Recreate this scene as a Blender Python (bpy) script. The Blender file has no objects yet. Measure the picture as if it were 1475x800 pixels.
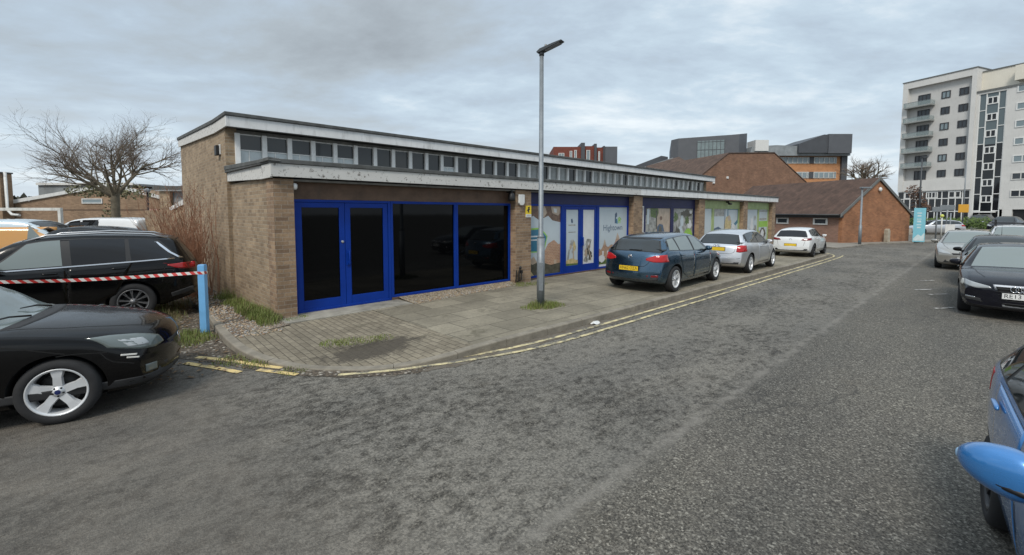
import bpy, bmesh, math, random
import numpy as np
from mathutils import Vector, Matrix
random.seed(7)
R = math.radians
SC = bpy.context.scene
COL = SC.collection
# ------------------------------------------------------------------ frames
TH = R(46.5)                                   # street direction, measured from +Y towards +X
ORG = Vector((-4.1086, 8.5442, 0.0))           # foot of the shop's front corner
ROTZ = math.pi / 2 - TH
EYE = Vector((0, 0, 2.1))
FPX, PXC, HZ, PITCH = 650.0, 737.5, 307.0, R(3.8)
PYC = HZ + FPX * math.tan(PITCH)
def L2W(u, v, z=0.0):
    return Vector((ORG.x + u * math.sin(TH) - v * math.cos(TH), ORG.y + u * math.cos(TH) + v * math.sin(TH), z))
def at(x, y, Y):                               # point seen at photo pixel x, y at distance Y
    a, b = (x - PXC) / FPX, -(y - PYC) / FPX
    c, s = math.cos(PITCH), math.sin(PITCH)
    d = Vector((a, c + b * s, -s + b * c))
    return EYE + d * (Y / d.y)
# ------------------------------------------------------------------ mesh builder
class MB:
    def __init__(self):
        self.v, self.f, self.m, self.s = [], [], [], []
        self.X = Matrix.Identity(4)
    def add(self, vs, fs, mi=0, sm=False):
        n = len(self.v)
        self.v += [tuple(self.X @ Vector(p)) for p in vs]
        for f in fs:
            self.f.append(tuple(i + n for i in f)); self.m.append(mi); self.s.append(sm)
    def box(self, x0, x1, y0, y1, z0, z1, mi=0):
        p = [(x0,y0,z0),(x1,y0,z0),(x1,y1,z0),(x0,y1,z0),(x0,y0,z1),(x1,y0,z1),(x1,y1,z1),(x0,y1,z1)]
        self.add(p, [(0,3,2,1),(4,5,6,7),(0,1,5,4),(1,2,6,5),(2,3,7,6),(3,0,4,7)], mi)
    def hexa(self, p, mi=0):
        self.add(p, [(0,3,2,1),(4,5,6,7),(0,1,5,4),(1,2,6,5),(2,3,7,6),(3,0,4,7)], mi)
    def prism(self, poly, axis, a, b, mi=0):
        """poly of 2D points extruded along axis ('x': poly is y,z; 'y': x,z; 'z': x,y)"""
        def P(q, t):
            return {'x': (t, q[0], q[1]), 'y': (q[0], t, q[1]), 'z': (q[0], q[1], t)}[axis]
        n = len(poly)
        vs = [P(q, a) for q in poly] + [P(q, b) for q in poly]
        fs = [tuple(range(n)), tuple(range(2*n-1, n-1, -1))] + [(i, i+n, (i+1) % n + n, (i+1) % n) for i in range(n)]
        self.add(vs, fs, mi)
    def poly(self, pts, mi=0):
        self.add(pts, [tuple(range(len(pts)))], mi)
    def tube(self, pts, rs, n=8, mi=0, cap=True, sm=True):
        pts = [Vector(p) for p in pts]
        if not isinstance(rs, (list, tuple)): rs = [rs] * len(pts)
        vs, fs, pa = [], [], None
        for i, p in enumerate(pts):
            t = (pts[min(i+1, len(pts)-1)] - pts[max(i-1, 0)]).normalized()
            if pa is None:
                h = Vector((0, 0, 1)) if abs(t.z) < .9 else Vector((1, 0, 0))
                pa = t.cross(h).normalized()
            else:
                pa = (pa - t * pa.dot(t)).normalized()
            pb = t.cross(pa)
            for k in range(n):
                a = 2 * math.pi * k / n
                vs.append(p + (pa * math.cos(a) + pb * math.sin(a)) * rs[i])
        for i in range(len(pts) - 1):
            for k in range(n):
                fs.append((i*n+k, i*n+(k+1) % n, (i+1)*n+(k+1) % n, (i+1)*n+k))
        self.add(vs, fs, mi, sm)
        if cap:
            m = len(pts) - 1
            self.add([vs[k] for k in range(n)], [tuple(range(n-1, -1, -1))], mi)
            self.add([vs[m*n+k] for k in range(n)], [tuple(range(n))], mi)
    def lathe(self, prof, axis='y', n=32, mi=0, c=(0,0,0), sm=True):
        """prof: (radius, height along the axis)"""
        vs, fs = [], []
        for r, h in prof:
            for k in range(n):
                a = 2*math.pi*k/n
                x, y = r*math.cos(a), r*math.sin(a)
                q = {'z': (x, y, h), 'y': (x, h, y), 'x': (h, x, y)}[axis]
                vs.append((q[0]+c[0], q[1]+c[1], q[2]+c[2]))
        for i in range(len(prof)-1):
            for k in range(n):
                fs.append((i*n+k, i*n+(k+1) % n, (i+1)*n+(k+1) % n, (i+1)*n+k))
        self.add(vs, fs, mi, sm)
    def blob(self, c, r, e=2.0, nu=16, nv=10, mi=0):
        vs, fs = [], []
        sg = lambda t: math.copysign(abs(t) ** (2 / e), t)
        for j in range(nv + 1):
            b = -math.pi/2 + math.pi * j / nv
            for i in range(nu):
                a = 2*math.pi*i/nu
                vs.append((c[0]+r[0]*sg(math.cos(b))*sg(math.cos(a)), c[1]+r[1]*sg(math.cos(b))*sg(math.sin(a)), c[2]+r[2]*sg(math.sin(b))))
        for j in range(nv):
            for i in range(nu):
                fs.append((j*nu+i, j*nu+(i+1) % nu, (j+1)*nu+(i+1) % nu, (j+1)*nu+i))
        self.add(vs, fs, mi, True)
    def build(self, name, mats, parent=None, bev=0.0, fix=True, seg=2):
        me = bpy.data.meshes.new(name)
        me.from_pydata(self.v, [], self.f)
        if not isinstance(mats, (list, tuple)): mats = [mats]
        for m in mats: me.materials.append(m)
        me.polygons.foreach_set('material_index', self.m)
        me.polygons.foreach_set('use_smooth', self.s)
        if fix:
            bm = bmesh.new(); bm.from_mesh(me)
            bmesh.ops.remove_doubles(bm, verts=bm.verts, dist=1e-5)
            bmesh.ops.recalc_face_normals(bm, faces=bm.faces)
            bm.to_mesh(me); bm.free()
        uvs(me)
        o = bpy.data.objects.new(name, me); COL.objects.link(o)
        if parent is not None: o.parent = parent
        if bev:
            b = o.modifiers.new('bevel', 'BEVEL'); b.width = bev; b.segments = seg; b.limit_method = 'ANGLE'; b.angle_limit = R(40)
        return o
def uvs(me):
    if not len(me.polygons): return
    uv = me.uv_layers.new(name='UVMap')
    n = len(me.loops)
    vi = np.empty(n, int); me.loops.foreach_get('vertex_index', vi)
    co = np.empty(len(me.vertices)*3); me.vertices.foreach_get('co', co); co = co.reshape(-1, 3)
    nm = np.empty(len(me.polygons)*3); me.polygons.foreach_get('normal', nm); nm = np.abs(nm.reshape(-1, 3))
    tot = np.empty(len(me.polygons), int); me.polygons.foreach_get('loop_total', tot)
    pn = np.repeat(nm, tot, axis=0); c = co[vi]
    out = np.empty((n, 2))
    z = (pn[:, 2] >= pn[:, 0]) & (pn[:, 2] >= pn[:, 1]); x = ~z & (pn[:, 0] >= pn[:, 1]); y = ~z & ~x
    out[z] = c[z][:, [0, 1]]; out[x] = c[x][:, [1, 2]]; out[y] = c[y][:, [0, 2]]
    uv.data.foreach_set('uv', out.ravel())
def tag(o, label=None, cat=None, group=None, kind=None):
    if label: o['label'] = label
    if cat: o['category'] = cat
    if group: o['group'] = group
    if kind: o['kind'] = kind
    return o
def thing(name, label, cat, loc=(0, 0, 0), rz=0.0, group=None):
    o = bpy.data.objects.new(name, None); COL.objects.link(o)
    o.location = loc; o.rotation_euler = (0, 0, rz); o.empty_display_size = .2
    return tag(o, label, cat, group)
def dup(o, parent=None):
    c = o.copy(); COL.objects.link(c)
    if parent is not None: c.parent = parent
    for ch in list(o.children): dup(ch, c)
    return c
def put(o, u, v, z=0.0, rz=None):
    o.location = L2W(u, v, z); o.rotation_euler = (0, 0, ROTZ if rz is None else rz)
    return o
def text_mb(mb, s, size, place, mi=0, font_w=None, ext=0.0):
    """flat lettering added to a mesh builder; place maps (x, y) in metres to a 3D point; x is centred"""
    cu = bpy.data.curves.new('lettering', 'FONT'); cu.body = s; cu.size = size; cu.align_x = 'CENTER'; cu.align_y = 'CENTER'
    cu.resolution_u = 3
    ob = bpy.data.objects.new('lettering', cu); COL.objects.link(ob)
    bpy.context.view_layer.update()
    dg = bpy.context.evaluated_depsgraph_get()
    me = bpy.data.meshes.new_from_object(ob.evaluated_get(dg))
    xs = [v.co.x for v in me.vertices]; k = 1.0
    if font_w and xs: k = font_w / max(1e-6, max(xs) - min(xs))
    mb.add([place(v.co.x * k, v.co.y) for v in me.vertices], [tuple(p.vertices) for p in me.polygons], mi)
    bpy.data.objects.remove(ob); bpy.data.curves.remove(cu); bpy.data.meshes.remove(me)
# ------------------------------------------------------------------ materials
def nt(name):
    m = bpy.data.materials.new(name); m.use_nodes = True
    t = m.node_tree; b = t.nodes['Principled BSDF']
    return m, t, b
def N(t, typ, **kw):
    n = t.nodes.new(typ)
    for k, v in kw.items():
        if k in n.inputs: n.inputs[k].default_value = v
        else: setattr(n, k, v)
    return n
def lk(t, a, b): t.links.new(a, b)
def c4(c): return (c[0], c[1], c[2], 1.0)
def noise(t, vec, scale, detail=4, rough=.6, dist=0.0):
    n = N(t, 'ShaderNodeTexNoise'); n.inputs['Scale'].default_value = scale; n.inputs['Detail'].default_value = detail
    n.inputs['Roughness'].default_value = rough; n.inputs['Distortion'].default_value = dist
    if vec is not None: lk(t, vec, n.inputs['Vector'])
    return n.outputs['Fac']
def ramp(t, fac, a, b, ca=(0,0,0), cb=(1,1,1)):
    r = N(t, 'ShaderNodeValToRGB'); e = r.color_ramp.elements
    e[0].position = a; e[1].position = b; e[0].color = c4(ca); e[1].color = c4(cb)
    lk(t, fac, r.inputs['Fac']); return r.outputs['Color']
def mix(t, fac, a, b, bl='MIX'):
    m = N(t, 'ShaderNodeMix', data_type='RGBA', blend_type=bl)
    if isinstance(fac, (int, float)): m.inputs[0].default_value = fac
    else: lk(t, fac, m.inputs[0])
    for i, q in ((6, a), (7, b)):
        if isinstance(q, (tuple, list)): m.inputs[i].default_value = c4(q)
        else: lk(t, q, m.inputs[i])
    return m.outputs[2]
def math2(t, op, a, b=0.0):
    m = N(t, 'ShaderNodeMath', operation=op)
    for i, q in ((0, a), (1, b)):
        if isinstance(q, (int, float)): m.inputs[i].default_value = q
        else: lk(t, q, m.inputs[i])
    return m.outputs[0]
def bump(t, b, h, strength=.4, dist=.01):
    n = N(t, 'ShaderNodeBump'); n.inputs['Strength'].default_value = strength; n.inputs['Distance'].default_value = dist
    lk(t, h, n.inputs['Height']); lk(t, n.outputs[0], b.inputs['Normal']); return n
def coord(t, kind='Object', loc=(0,0,0), rot=(0,0,0), sc=(1,1,1)):
    c = N(t, 'ShaderNodeTexCoord'); m = N(t, 'ShaderNodeMapping')
    m.inputs['Location'].default_value = loc; m.inputs['Rotation'].default_value = rot; m.inputs['Scale'].default_value = sc
    lk(t, c.outputs[kind], m.inputs['Vector']); return m.outputs[0]
MAT = {}
def plain(name, col, rough=.6, metal=0.0, var=.12, sc=6.0, bmp=0.0, coat=0.0, spec=.5, stain=0.0):
    if name in MAT: return MAT[name]
    m, t, b = nt(name)
    b.inputs['Roughness'].default_value = rough; b.inputs['Metallic'].default_value = metal
    b.inputs['Coat Weight'].default_value = coat; b.inputs['Coat Roughness'].default_value = .04
    b.inputs['Specular IOR Level'].default_value = spec
    v = coord(t)
    f = noise(t, v, sc, 5)
    c = mix(t, ramp(t, f, .3, .7), [max(0, q*(1-var)) for q in col], [min(1, q*(1+var)) for q in col])
    if stain:
        g = noise(t, coord(t, sc=(3, 3, .7)), 2.2, 8, .7)
        c = mix(t, ramp(t, g, .52, .66, (0,0,0), (stain,)*3), c, (.06, .055, .045))
    lk(t, c, b.inputs['Base Color'])
    if bmp: bump(t, b, noise(t, v, sc*8, 4), bmp, .004)
    MAT[name] = m; return m
def brick(name, c1, c2, mortar, w=.225, h=.075, var=.35, bs=.5, streak=0.0):
    m, t, b = nt(name); b.inputs['Roughness'].default_value = .9
    v = coord(t, 'UV')
    br = N(t, 'ShaderNodeTexBrick'); lk(t, v, br.inputs['Vector'])
    br.inputs['Scale'].default_value = 1; br.inputs['Brick Width'].default_value = w; br.inputs['Row Height'].default_value = h
    br.inputs['Mortar Size'].default_value = .006; br.inputs['Mortar Smooth'].default_value = .3; br.inputs['Bias'].default_value = 0
    br.inputs['Color1'].default_value = c4(c1); br.inputs['Color2'].default_value = c4(c2); br.inputs['Mortar'].default_value = c4(mortar)
    n1 = noise(t, v, 1.1, 7, .65); n2 = noise(t, v, 26, 3)
    c = mix(t, 1.0, br.outputs['Color'], ramp(t, n1, .25, .75, (1-var,)*3, (1+var*.5,)*3), 'MULTIPLY')
    c = mix(t, .6, c, ramp(t, n2, .3, .7, (.72,)*3, (1.15,)*3), 'MULTIPLY')
    if streak:
        g = noise(t, coord(t, 'UV', sc=(2.2, .35, 1)), 1.4, 6, .7)
        c = mix(t, ramp(t, g, .5, .72, (0,0,0), (streak,)*3), c, [q*.35 for q in c1])
    lk(t, c, b.inputs['Base Color'])
    hh = math2(t, 'ADD', math2(t, 'MULTIPLY', br.outputs['Fac'], -1.0), math2(t, 'MULTIPLY', n2, .5))
    bump(t, b, hh, bs, .006)
    MAT[name] = m; return m
def glass(name, col=(.012,.014,.016), rough=.03, spec=.6, tint=None):
    if name in MAT: return MAT[name]
    m, t, b = nt(name)
    b.inputs['Base Color'].default_value = c4(col); b.inputs['Roughness'].default_value = rough
    b.inputs['Specular IOR Level'].default_value = spec
    v = coord(t); f = noise(t, v, 1.3, 3)
    bump(t, b, f, .02, .02)
    MAT[name] = m; return m
def paint(name, col, metal=.35, rough=.32, coat=1.0, grime=.14, spec=.5):
    if name in MAT: return MAT[name]
    m, t, b = nt(name)
    b.inputs['Metallic'].default_value = metal; b.inputs['Roughness'].default_value = rough
    b.inputs['Coat Weight'].default_value = coat; b.inputs['Coat Roughness'].default_value = .03
    v = coord(t)
    b.inputs['Specular IOR Level'].default_value = spec
    gn = noise(t, coord(t, sc=(1, 1, 2)), 3.0, 8, .7)
    c = mix(t, ramp(t, gn, .45, .8, (0,0,0), (grime,)*3), col, (.11, .10, .085))
    lk(t, c, b.inputs['Base Color'])
    lk(t, ramp(t, gn, .4, .8, (rough-.06,)*3, (rough+.16,)*3), b.inputs['Roughness'])
    MAT[name] = m; return m
# ------------------------------------------------------------------ camera, sky, sun
cam = bpy.data.cameras.new('camera'); co = bpy.data.objects.new('camera', cam); COL.objects.link(co); SC.camera = co
co.location = EYE; co.rotation_euler = (math.pi/2 - PITCH, 0, 0)
cam.sensor_width = 36.0; cam.lens = FPX / 1475.0 * 36.0; cam.shift_y = -(400.0 - PYC) / 1475.0
cam.clip_start = .05; cam.clip_end = 3000
SC.view_settings.view_transform = 'Standard'; SC.view_settings.look = 'None'; SC.view_settings.exposure = 0.50; SC.view_settings.gamma = 1.0
SC.render.engine = 'CYCLES'
try: SC.cycles.use_denoising = True
except Exception: pass
SC.cycles.max_bounces = 6; SC.cycles.diffuse_bounces = 3; SC.cycles.glossy_bounces = 4; SC.cycles.transmission_bounces = 4
SUN_EL, SUN_AZ = 48.0, 200.0       # high behind thick cloud
wd = bpy.data.worlds.new('World'); SC.world = wd; wd.use_nodes = True
t = wd.node_tree; bg = t.nodes['Background']; bg.inputs['Strength'].default_value = 1.0
sky = N(t, 'ShaderNodeTexSky', sky_type='NISHITA', sun_disc=False)
sky.sun_elevation = R(SUN_EL); sky.sun_rotation = R(SUN_AZ); sky.air_density = 1.2; sky.dust_density = 2.0
tc = N(t, 'ShaderNodeTexCoord')
sep = N(t, 'ShaderNodeSeparateXYZ'); lk(t, tc.outputs['Generated'], sep.inputs[0])
zz = math2(t, 'ADD', math2(t, 'MAXIMUM', sep.outputs[2], 0.0), .16)
cmb = N(t, 'ShaderNodeCombineXYZ')
lk(t, math2(t, 'DIVIDE', sep.outputs[0], zz), cmb.inputs[0]); lk(t, math2(t, 'DIVIDE', sep.outputs[1], zz), cmb.inputs[1])
mp = N(t, 'ShaderNodeMapping'); mp.inputs['Rotation'].default_value = (0, 0, R(28)); mp.inputs['Scale'].default_value = (.75, 1.0, 1)
mp.inputs['Location'].default_value = (3.1, 1.7, 0)
lk(t, cmb.outputs[0], mp.inputs[0])
n1 = noise(t, mp.outputs[0], .55, 9, .60, .4)
n2 = noise(t, mp.outputs[0], 1.7, 8, .6, .2)
cl = math2(t, 'ADD', math2(t, 'MULTIPLY', n1, .68), math2(t, 'MULTIPLY', n2, .32))
cr = N(t, 'ShaderNodeValToRGB'); lk(t, cl, cr.inputs['Fac'])
e = cr.color_ramp.elements
e[0].position = .34; e[0].color = (.27, .30, .325, 1); e[1].position = .66; e[1].color = (.80, .83, .84, 1)
for p, c in ((.42, (.34, .385, .42)), (.485, (.38, .455, .53)), (.53, (.44, .53, .605)), (.585, (.61, .67, .71))):
    q = e.new(p); q.color = c4(c)
# overcast: the zenith is brighter than the band above the horizon
zen = N(t, 'ShaderNodeMapRange'); lk(t, sep.outputs[2], zen.inputs[0]); zen.inputs[1].default_value = .5; zen.inputs[2].default_value = 1.0; zen.inputs[3].default_value = 1.0; zen.inputs[4].default_value = 2.1
zc = N(t, 'ShaderNodeCombineColor'); [lk(t, zen.outputs[0], zc.inputs[i]) for i in range(3)]
cl2 = mix(t, 1.0, cr.outputs[0], zc.outputs[0], 'MULTIPLY')
sk = mix(t, 1.0, sky.outputs[0], (.08, .08, .08), 'MULTIPLY')
hz = N(t, 'ShaderNodeMapRange'); lk(t, sep.outputs[2], hz.inputs[0]); hz.inputs[1].default_value = 0.0; hz.inputs[2].default_value = .22; hz.inputs[3].default_value = .55; hz.inputs[4].default_value = 0.0
cl3 = mix(t, hz.outputs[0], cl2, (.61, .67, .72))
lk(t, mix(t, .90, sk, cl3), bg.inputs['Color'])
sl = bpy.data.lights.new('sun', 'SUN'); sl.energy = 1.75; sl.angle = R(16); sl.color = (1.0, .94, .85)
so = bpy.data.objects.new('sun', sl); COL.objects.link(so)
az = R(SUN_AZ)
sd = Vector((math.sin(az)*math.cos(R(SUN_EL)), math.cos(az)*math.cos(R(SUN_EL)), math.sin(R(SUN_EL))))
so.rotation_euler = sd.to_track_quat('Z', 'Y').to_euler()
# ------------------------------------------------------------------ ground materials
def m_asphalt():
    m, t, b = nt('asphalt'); b.inputs['Roughness'].default_value = .88
    v = coord(t, 'Object')                       # street frame: x along the street, y towards the shop
    sp = N(t, 'ShaderNodeSeparateXYZ'); lk(t, v, sp.inputs[0])
    wob = math2(t, 'MULTIPLY', math2(t, 'SUBTRACT', noise(t, v, 1.3, 5), .5), .5)
    vv = math2(t, 'ADD', sp.outputs[1], wob)
    lane = ramp(t, math2(t, 'ADD', math2(t, 'MULTIPLY', vv, .5), 4.1), .45, .58)         # 1 on the shop's side of the joint at y=-7.1
    gr = N(t, 'ShaderNodeTexVoronoi', feature='F1'); gr.inputs['Scale'].default_value = 95; lk(t, v, gr.inputs['Vector'])
    grc = N(t, 'ShaderNodeSeparateColor'); lk(t, gr.outputs['Color'], grc.inputs[0])
    gr2 = N(t, 'ShaderNodeTexVoronoi', feature='F1'); gr2.inputs['Scale'].default_value = 70; lk(t, v, gr2.inputs['Vector'])
    gr2c = N(t, 'ShaderNodeSeparateColor'); lk(t, gr2.outputs['Color'], gr2c.inputs[0])
    base = mix(t, ramp(t, grc.outputs[0], .1, .95), (.034, .031, .026), (.146, .137, .121))
    base = mix(t, ramp(t, gr2c.outputs[1], .80, .97), base, (.26, .25, .225))
    # smooth pale slurry left between the stones, in blotches
    vs = coord(t, 'Object', sc=(.85, 1.15, 1))
    p1 = noise(t, vs, 8.5, 7, .66, .12); p2 = noise(t, v, .5, 5, .6); p3 = noise(t, vs, 2.4, 6, .6)
    patch = ramp(t, math2(t, 'ADD', math2(t, 'ADD', math2(t, 'MULTIPLY', p1, .62), math2(t, 'MULTIPLY', p2, .30)), math2(t, 'MULTIPLY', p3, .22)), .475, .60)
    patch = mix(t, 1.0, patch, mix(t, lane, (.18, .18, .18), (.86, .86, .86)), 'MULTIPLY')
    base = mix(t, 1.0, base, mix(t, lane, (1, 1, 1), (.62, .61, .60)), 'MULTIPLY')
    c = mix(t, patch, base, mix(t, noise(t, v, 30, 3), (.156, .149, .137), (.218, .208, .190)))
    gs = N(t, 'ShaderNodeTexVoronoi', feature='F1'); gs.inputs['Scale'].default_value = 62; lk(t, v, gs.inputs['Vector'])
    gsc = N(t, 'ShaderNodeSeparateColor'); lk(t, gs.outputs['Color'], gsc.inputs[0])
    c = mix(t, 1.0, c, ramp(t, gsc.outputs[2], .05, .95, (.58, .572, .55), (1.18, 1.16, 1.11)), 'MULTIPLY')
    # broad wear, tyre tracks and oil
    c = mix(t, 1.0, c, ramp(t, noise(t, coord(t, 'Object', sc=(.25, 1, 1)), .9, 5, .6), .3, .7, (.78, .78, .78), (1.16, 1.13, 1.08)), 'MULTIPLY')
    c = mix(t, ramp(t, noise(t, v, .8, 7, .7), .60, .72, (0,0,0), (.45,)*3), c, (.085, .070, .050))
    # joint between the two laying strips
    j = math2(t, 'ABSOLUTE', math2(t, 'ADD', math2(t, 'ADD', sp.outputs[1], 7.08), math2(t, 'MULTIPLY', wob, .35)))
    jm = ramp(t, math2(t, 'MULTIPLY', j, 5.0), .08, .40, (.50,)*3, (0,0,0))
    c = mix(t, mix(t, 1.0, jm, ramp(t, noise(t, v, 4, 6), .35, .55), 'MULTIPLY'), c, (.215, .198, .172))
    # cracks
    ck = N(t, 'ShaderNodeTexVoronoi', feature='DISTANCE_TO_EDGE'); ck.inputs['Scale'].default_value = .38
    vd = N(t, 'ShaderNodeVectorMath', operation='ADD'); lk(t, v, vd.inputs[0])
    nn = N(t, 'ShaderNodeTexNoise'); nn.inputs['Scale'].default_value = 2.0; nn.inputs['Detail'].default_value = 6; lk(t, v, nn.inputs['Vector']); lk(t, nn.outputs['Color'], vd.inputs[1])
    lk(t, vd.outputs[0], ck.inputs['Vector'])
    ckm = ramp(t, ck.outputs['Distance'], .003, .012, (.5,)*3, (0,0,0))
    c = mix(t, mix(t, 1.0, ckm, ramp(t, noise(t, v, .35, 2), .5, .6), 'MULTIPLY'), c, (.025, .024, .022))
    # the car park is browner and dirtier
    cp = ramp(t, math2(t, 'ADD', math2(t, 'MULTIPLY', sp.outputs[0], -.25), .0), .28, .55)
    c = mix(t, mix(t, 1.0, cp, (.6, .6, .6), 'MULTIPLY'), c, mix(t, ramp(t, noise(t, v, 1.6, 8, .7), .35, .65), (.055, .048, .040), (.125, .108, .088)))
    lk(t, c, b.inputs['Base Color'])
    hgt = math2(t, 'ADD', math2(t, 'MULTIPLY', gr.outputs['Distance'], 1.0), math2(t, 'MULTIPLY', p1, .35))
    bump(t, b, hgt, .5, .012)
    return m
def m_paving(small):
    m, t, b = nt('block_paving' if small else 'slab_paving'); b.inputs['Roughness'].default_value = .9
    v = coord(t, 'Object', rot=(0, 0, 0 if small else 0))
    br = N(t, 'ShaderNodeTexBrick'); lk(t, coord(t, 'Object', rot=(0, 0, R(90) if small else 0)), br.inputs['Vector'])
    br.inputs['Scale'].default_value = 1; br.inputs['Brick Width'].default_value = .215 if small else .9; br.inputs['Row Height'].default_value = .11 if small else .6
    br.inputs['Mortar Size'].default_value = .007 if small else .009; br.inputs['Mortar Smooth'].default_value = .4
    br.inputs['Color1'].default_value = (.255, .226, .176, 1); br.inputs['Color2'].default_value = (.185, .161, .123, 1)
    if not small:
        br.inputs['Color1'].default_value = (.250, .227, .180, 1); br.inputs['Color2'].default_value = (.180, .163, .128, 1)
    br.inputs['Mortar'].default_value = (.085, .073, .055, 1) if small else (.075, .066, .05, 1)
    n1 = noise(t, v, 1.0, 9, .7); n2 = noise(t, v, 22, 4)
    c = mix(t, 1.0, br.outputs['Color'], ramp(t, n1, .28, .72, (.62, .60, .56), (1.25, 1.22, 1.15)), 'MULTIPLY')
    c = mix(t, .7, c, ramp(t, n2, .3, .7, (.75,)*3, (1.15,)*3), 'MULTIPLY')
    # moss and mud
    c = mix(t, ramp(t, noise(t, v, 1.9, 9, .72), .57, .66, (0,0,0), (.7,)*3), c, (.085, .074, .048))
    # the muddy hollow near the corner
    sp = N(t, 'ShaderNodeMapping'); sp.inputs['Location'].default_value = (-.16*.9, 2.72*1.6, 0); sp.inputs['Scale'].default_value = (.9, 1.6, 1)
    cc = N(t, 'ShaderNodeTexCoord'); lk(t, cc.outputs['Object'], sp.inputs[0])
    ln = N(t, 'ShaderNodeVectorMath', operation='LENGTH'); lk(t, sp.outputs[0], ln.inputs[0])
    md = math2(t, 'ADD', ln.outputs['Value'], math2(t, 'MULTIPLY', noise(t, v, 3.4, 10, .78), 2.0))
    c = mix(t, ramp(t, math2(t, 'MULTIPLY', md, .4), .60, .70, (.93,)*3, (0,0,0)), c, mix(t, n2, (.040, .033, .024), (.075, .062, .045)))
    lk(t, c, b.inputs['Base Color'])
    bump(t, b, math2(t, 'ADD', math2(t, 'MULTIPLY', br.outputs['Fac'], -1.2), math2(t, 'MULTIPLY', n2, .5)), .5, .012)
    return m
def m_gravel(name, a, c_, sc=42):
    m, t, b = nt(name); b.inputs['Roughness'].default_value = .9
    v = coord(t)
    g = N(t, 'ShaderNodeTexVoronoi', feature='F1'); g.inputs['Scale'].default_value = sc; lk(t, v, g.inputs['Vector'])
    sc_ = N(t, 'ShaderNodeSeparateColor'); lk(t, g.outputs['Color'], sc_.inputs[0])
    c = mix(t, sc_.outputs[0], a, c_)
    c = mix(t, ramp(t, sc_.outputs[1], .8, .95), c, (.42, .38, .32))
    c = mix(t, ramp(t, g.outputs['Distance'], .25, .75, (0,0,0), (.75,)*3), c, [q*.25 for q in a])
    c = mix(t, ramp(t, noise(t, v, 2.0, 7, .7), .5, .68, (0,0,0), (.6,)*3), c, (.075, .06, .04))
    lk(t, c, b.inputs['Base Color'])
    bump(t, b, g.outputs['Distance'], .9, -.02)
    return m
def m_worn(name, col, under=(.11, .105, .095), lo=.42, hi=.56, sc=5):
    m, t, b = nt(name); b.inputs['Roughness'].default_value = .85
    v = coord(t)
    n = noise(t, v, sc, 10, .72)
    k = ramp(t, n, lo, hi)
    c = mix(t, k, under, mix(t, noise(t, v, 3), [q*.82 for q in col], col))
    lk(t, c, b.inputs['Base Color']); bump(t, b, noise(t, v, 90, 3), .4, .006); return m
M_ASPH = m_asphalt(); M_BLOCK = m_paving(True); M_SLAB = m_paving(False)
M_GRAV = m_gravel('gravel', (.20, .155, .115), (.36, .30, .235)); M_PEB = m_gravel('pebbles', (.26, .20, .13), (.44, .36, .25), 30)
M_DIRT = m_gravel('soil', (.075, .058, .04), (.16, .125, .09), 26)
M_YEL = m_worn('yellow_line', (.62, .53, .30), lo=.40, hi=.55)
M_YELP = m_worn('yellow_line_patched', (.66, .50, .22), lo=.36, hi=.52)
M_WHT = m_worn('white_line', (.46, .45, .42), lo=.44, hi=.60, sc=7)
M_KERB = plain('kerb_concrete', (.205, .182, .145), .9, var=.3, sc=4, bmp=.4)
# ------------------------------------------------------------------ ground, pavement, kerbs
mb = MB()
xs = [-500, -60, -20, -8, 0, 8, 20, 40, 70, 120, 600]
for i in range(len(xs)-1):
    for j in range(len(xs)-1):
        mb.poly([(xs[i], xs[j], 0), (xs[i+1], xs[j], 0), (xs[i+1], xs[j+1], 0), (xs[i], xs[j+1], 0)])
g = tag(mb.build('road', M_ASPH), kind='structure'); put(g, 0, 0)
# outer top edge of the kerb in the street frame, with its height
KP = [(-1.16, 4.4, .07), (-1.2, 2.6, .10), (-1.22, 1.3, .11), (-1.32, .1, .12), (-1.36, -.95, .11), (-1.30, -1.7, .085), (-1.12, -2.33, .055), (-.90, -2.76, .035), (-.64, -3.06, .022), (-.30, -3.38, .018),
      (0, -3.58, .022), (.35, -3.74, .045), (.7, -3.84, .075), (1.05, -3.89, .10), (1.45, -3.91, .12), (2.5, -3.92, .125), (5, -3.92, .125), (9, -3.92, .125), (14, -3.92, .12), (19, -3.92, .12),
      (22.6, -3.90, .11), (23.6, -3.75, .10), (24.3, -3.35, .09), (24.7, -2.6, .08), (24.9, -1.2, .07), (25.0, 1.5, .06)]
def resample(P, step):
    out = [P[0]]
    for a, b_ in zip(P[:-1], P[1:]):
        d = math.dist(a[:2], b_[:2]); n = max(1, int(round(d/step)))
        for k in range(1, n+1): out.append(tuple(a[i]+(b_[i]-a[i])*k/n for i in range(3)))
    return out
def smooth_path(P, it=2):
    for _ in range(it):
        Q = [P[0]]
        for a, b_ in zip(P[:-1], P[1:]):
            Q += [tuple(a[i]*.75+b_[i]*.25 for i in range(3)), tuple(a[i]*.25+b_[i]*.75 for i in range(3))]
        P = Q + [P[-1]]
    return P
KPS = smooth_path(KP)
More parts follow.
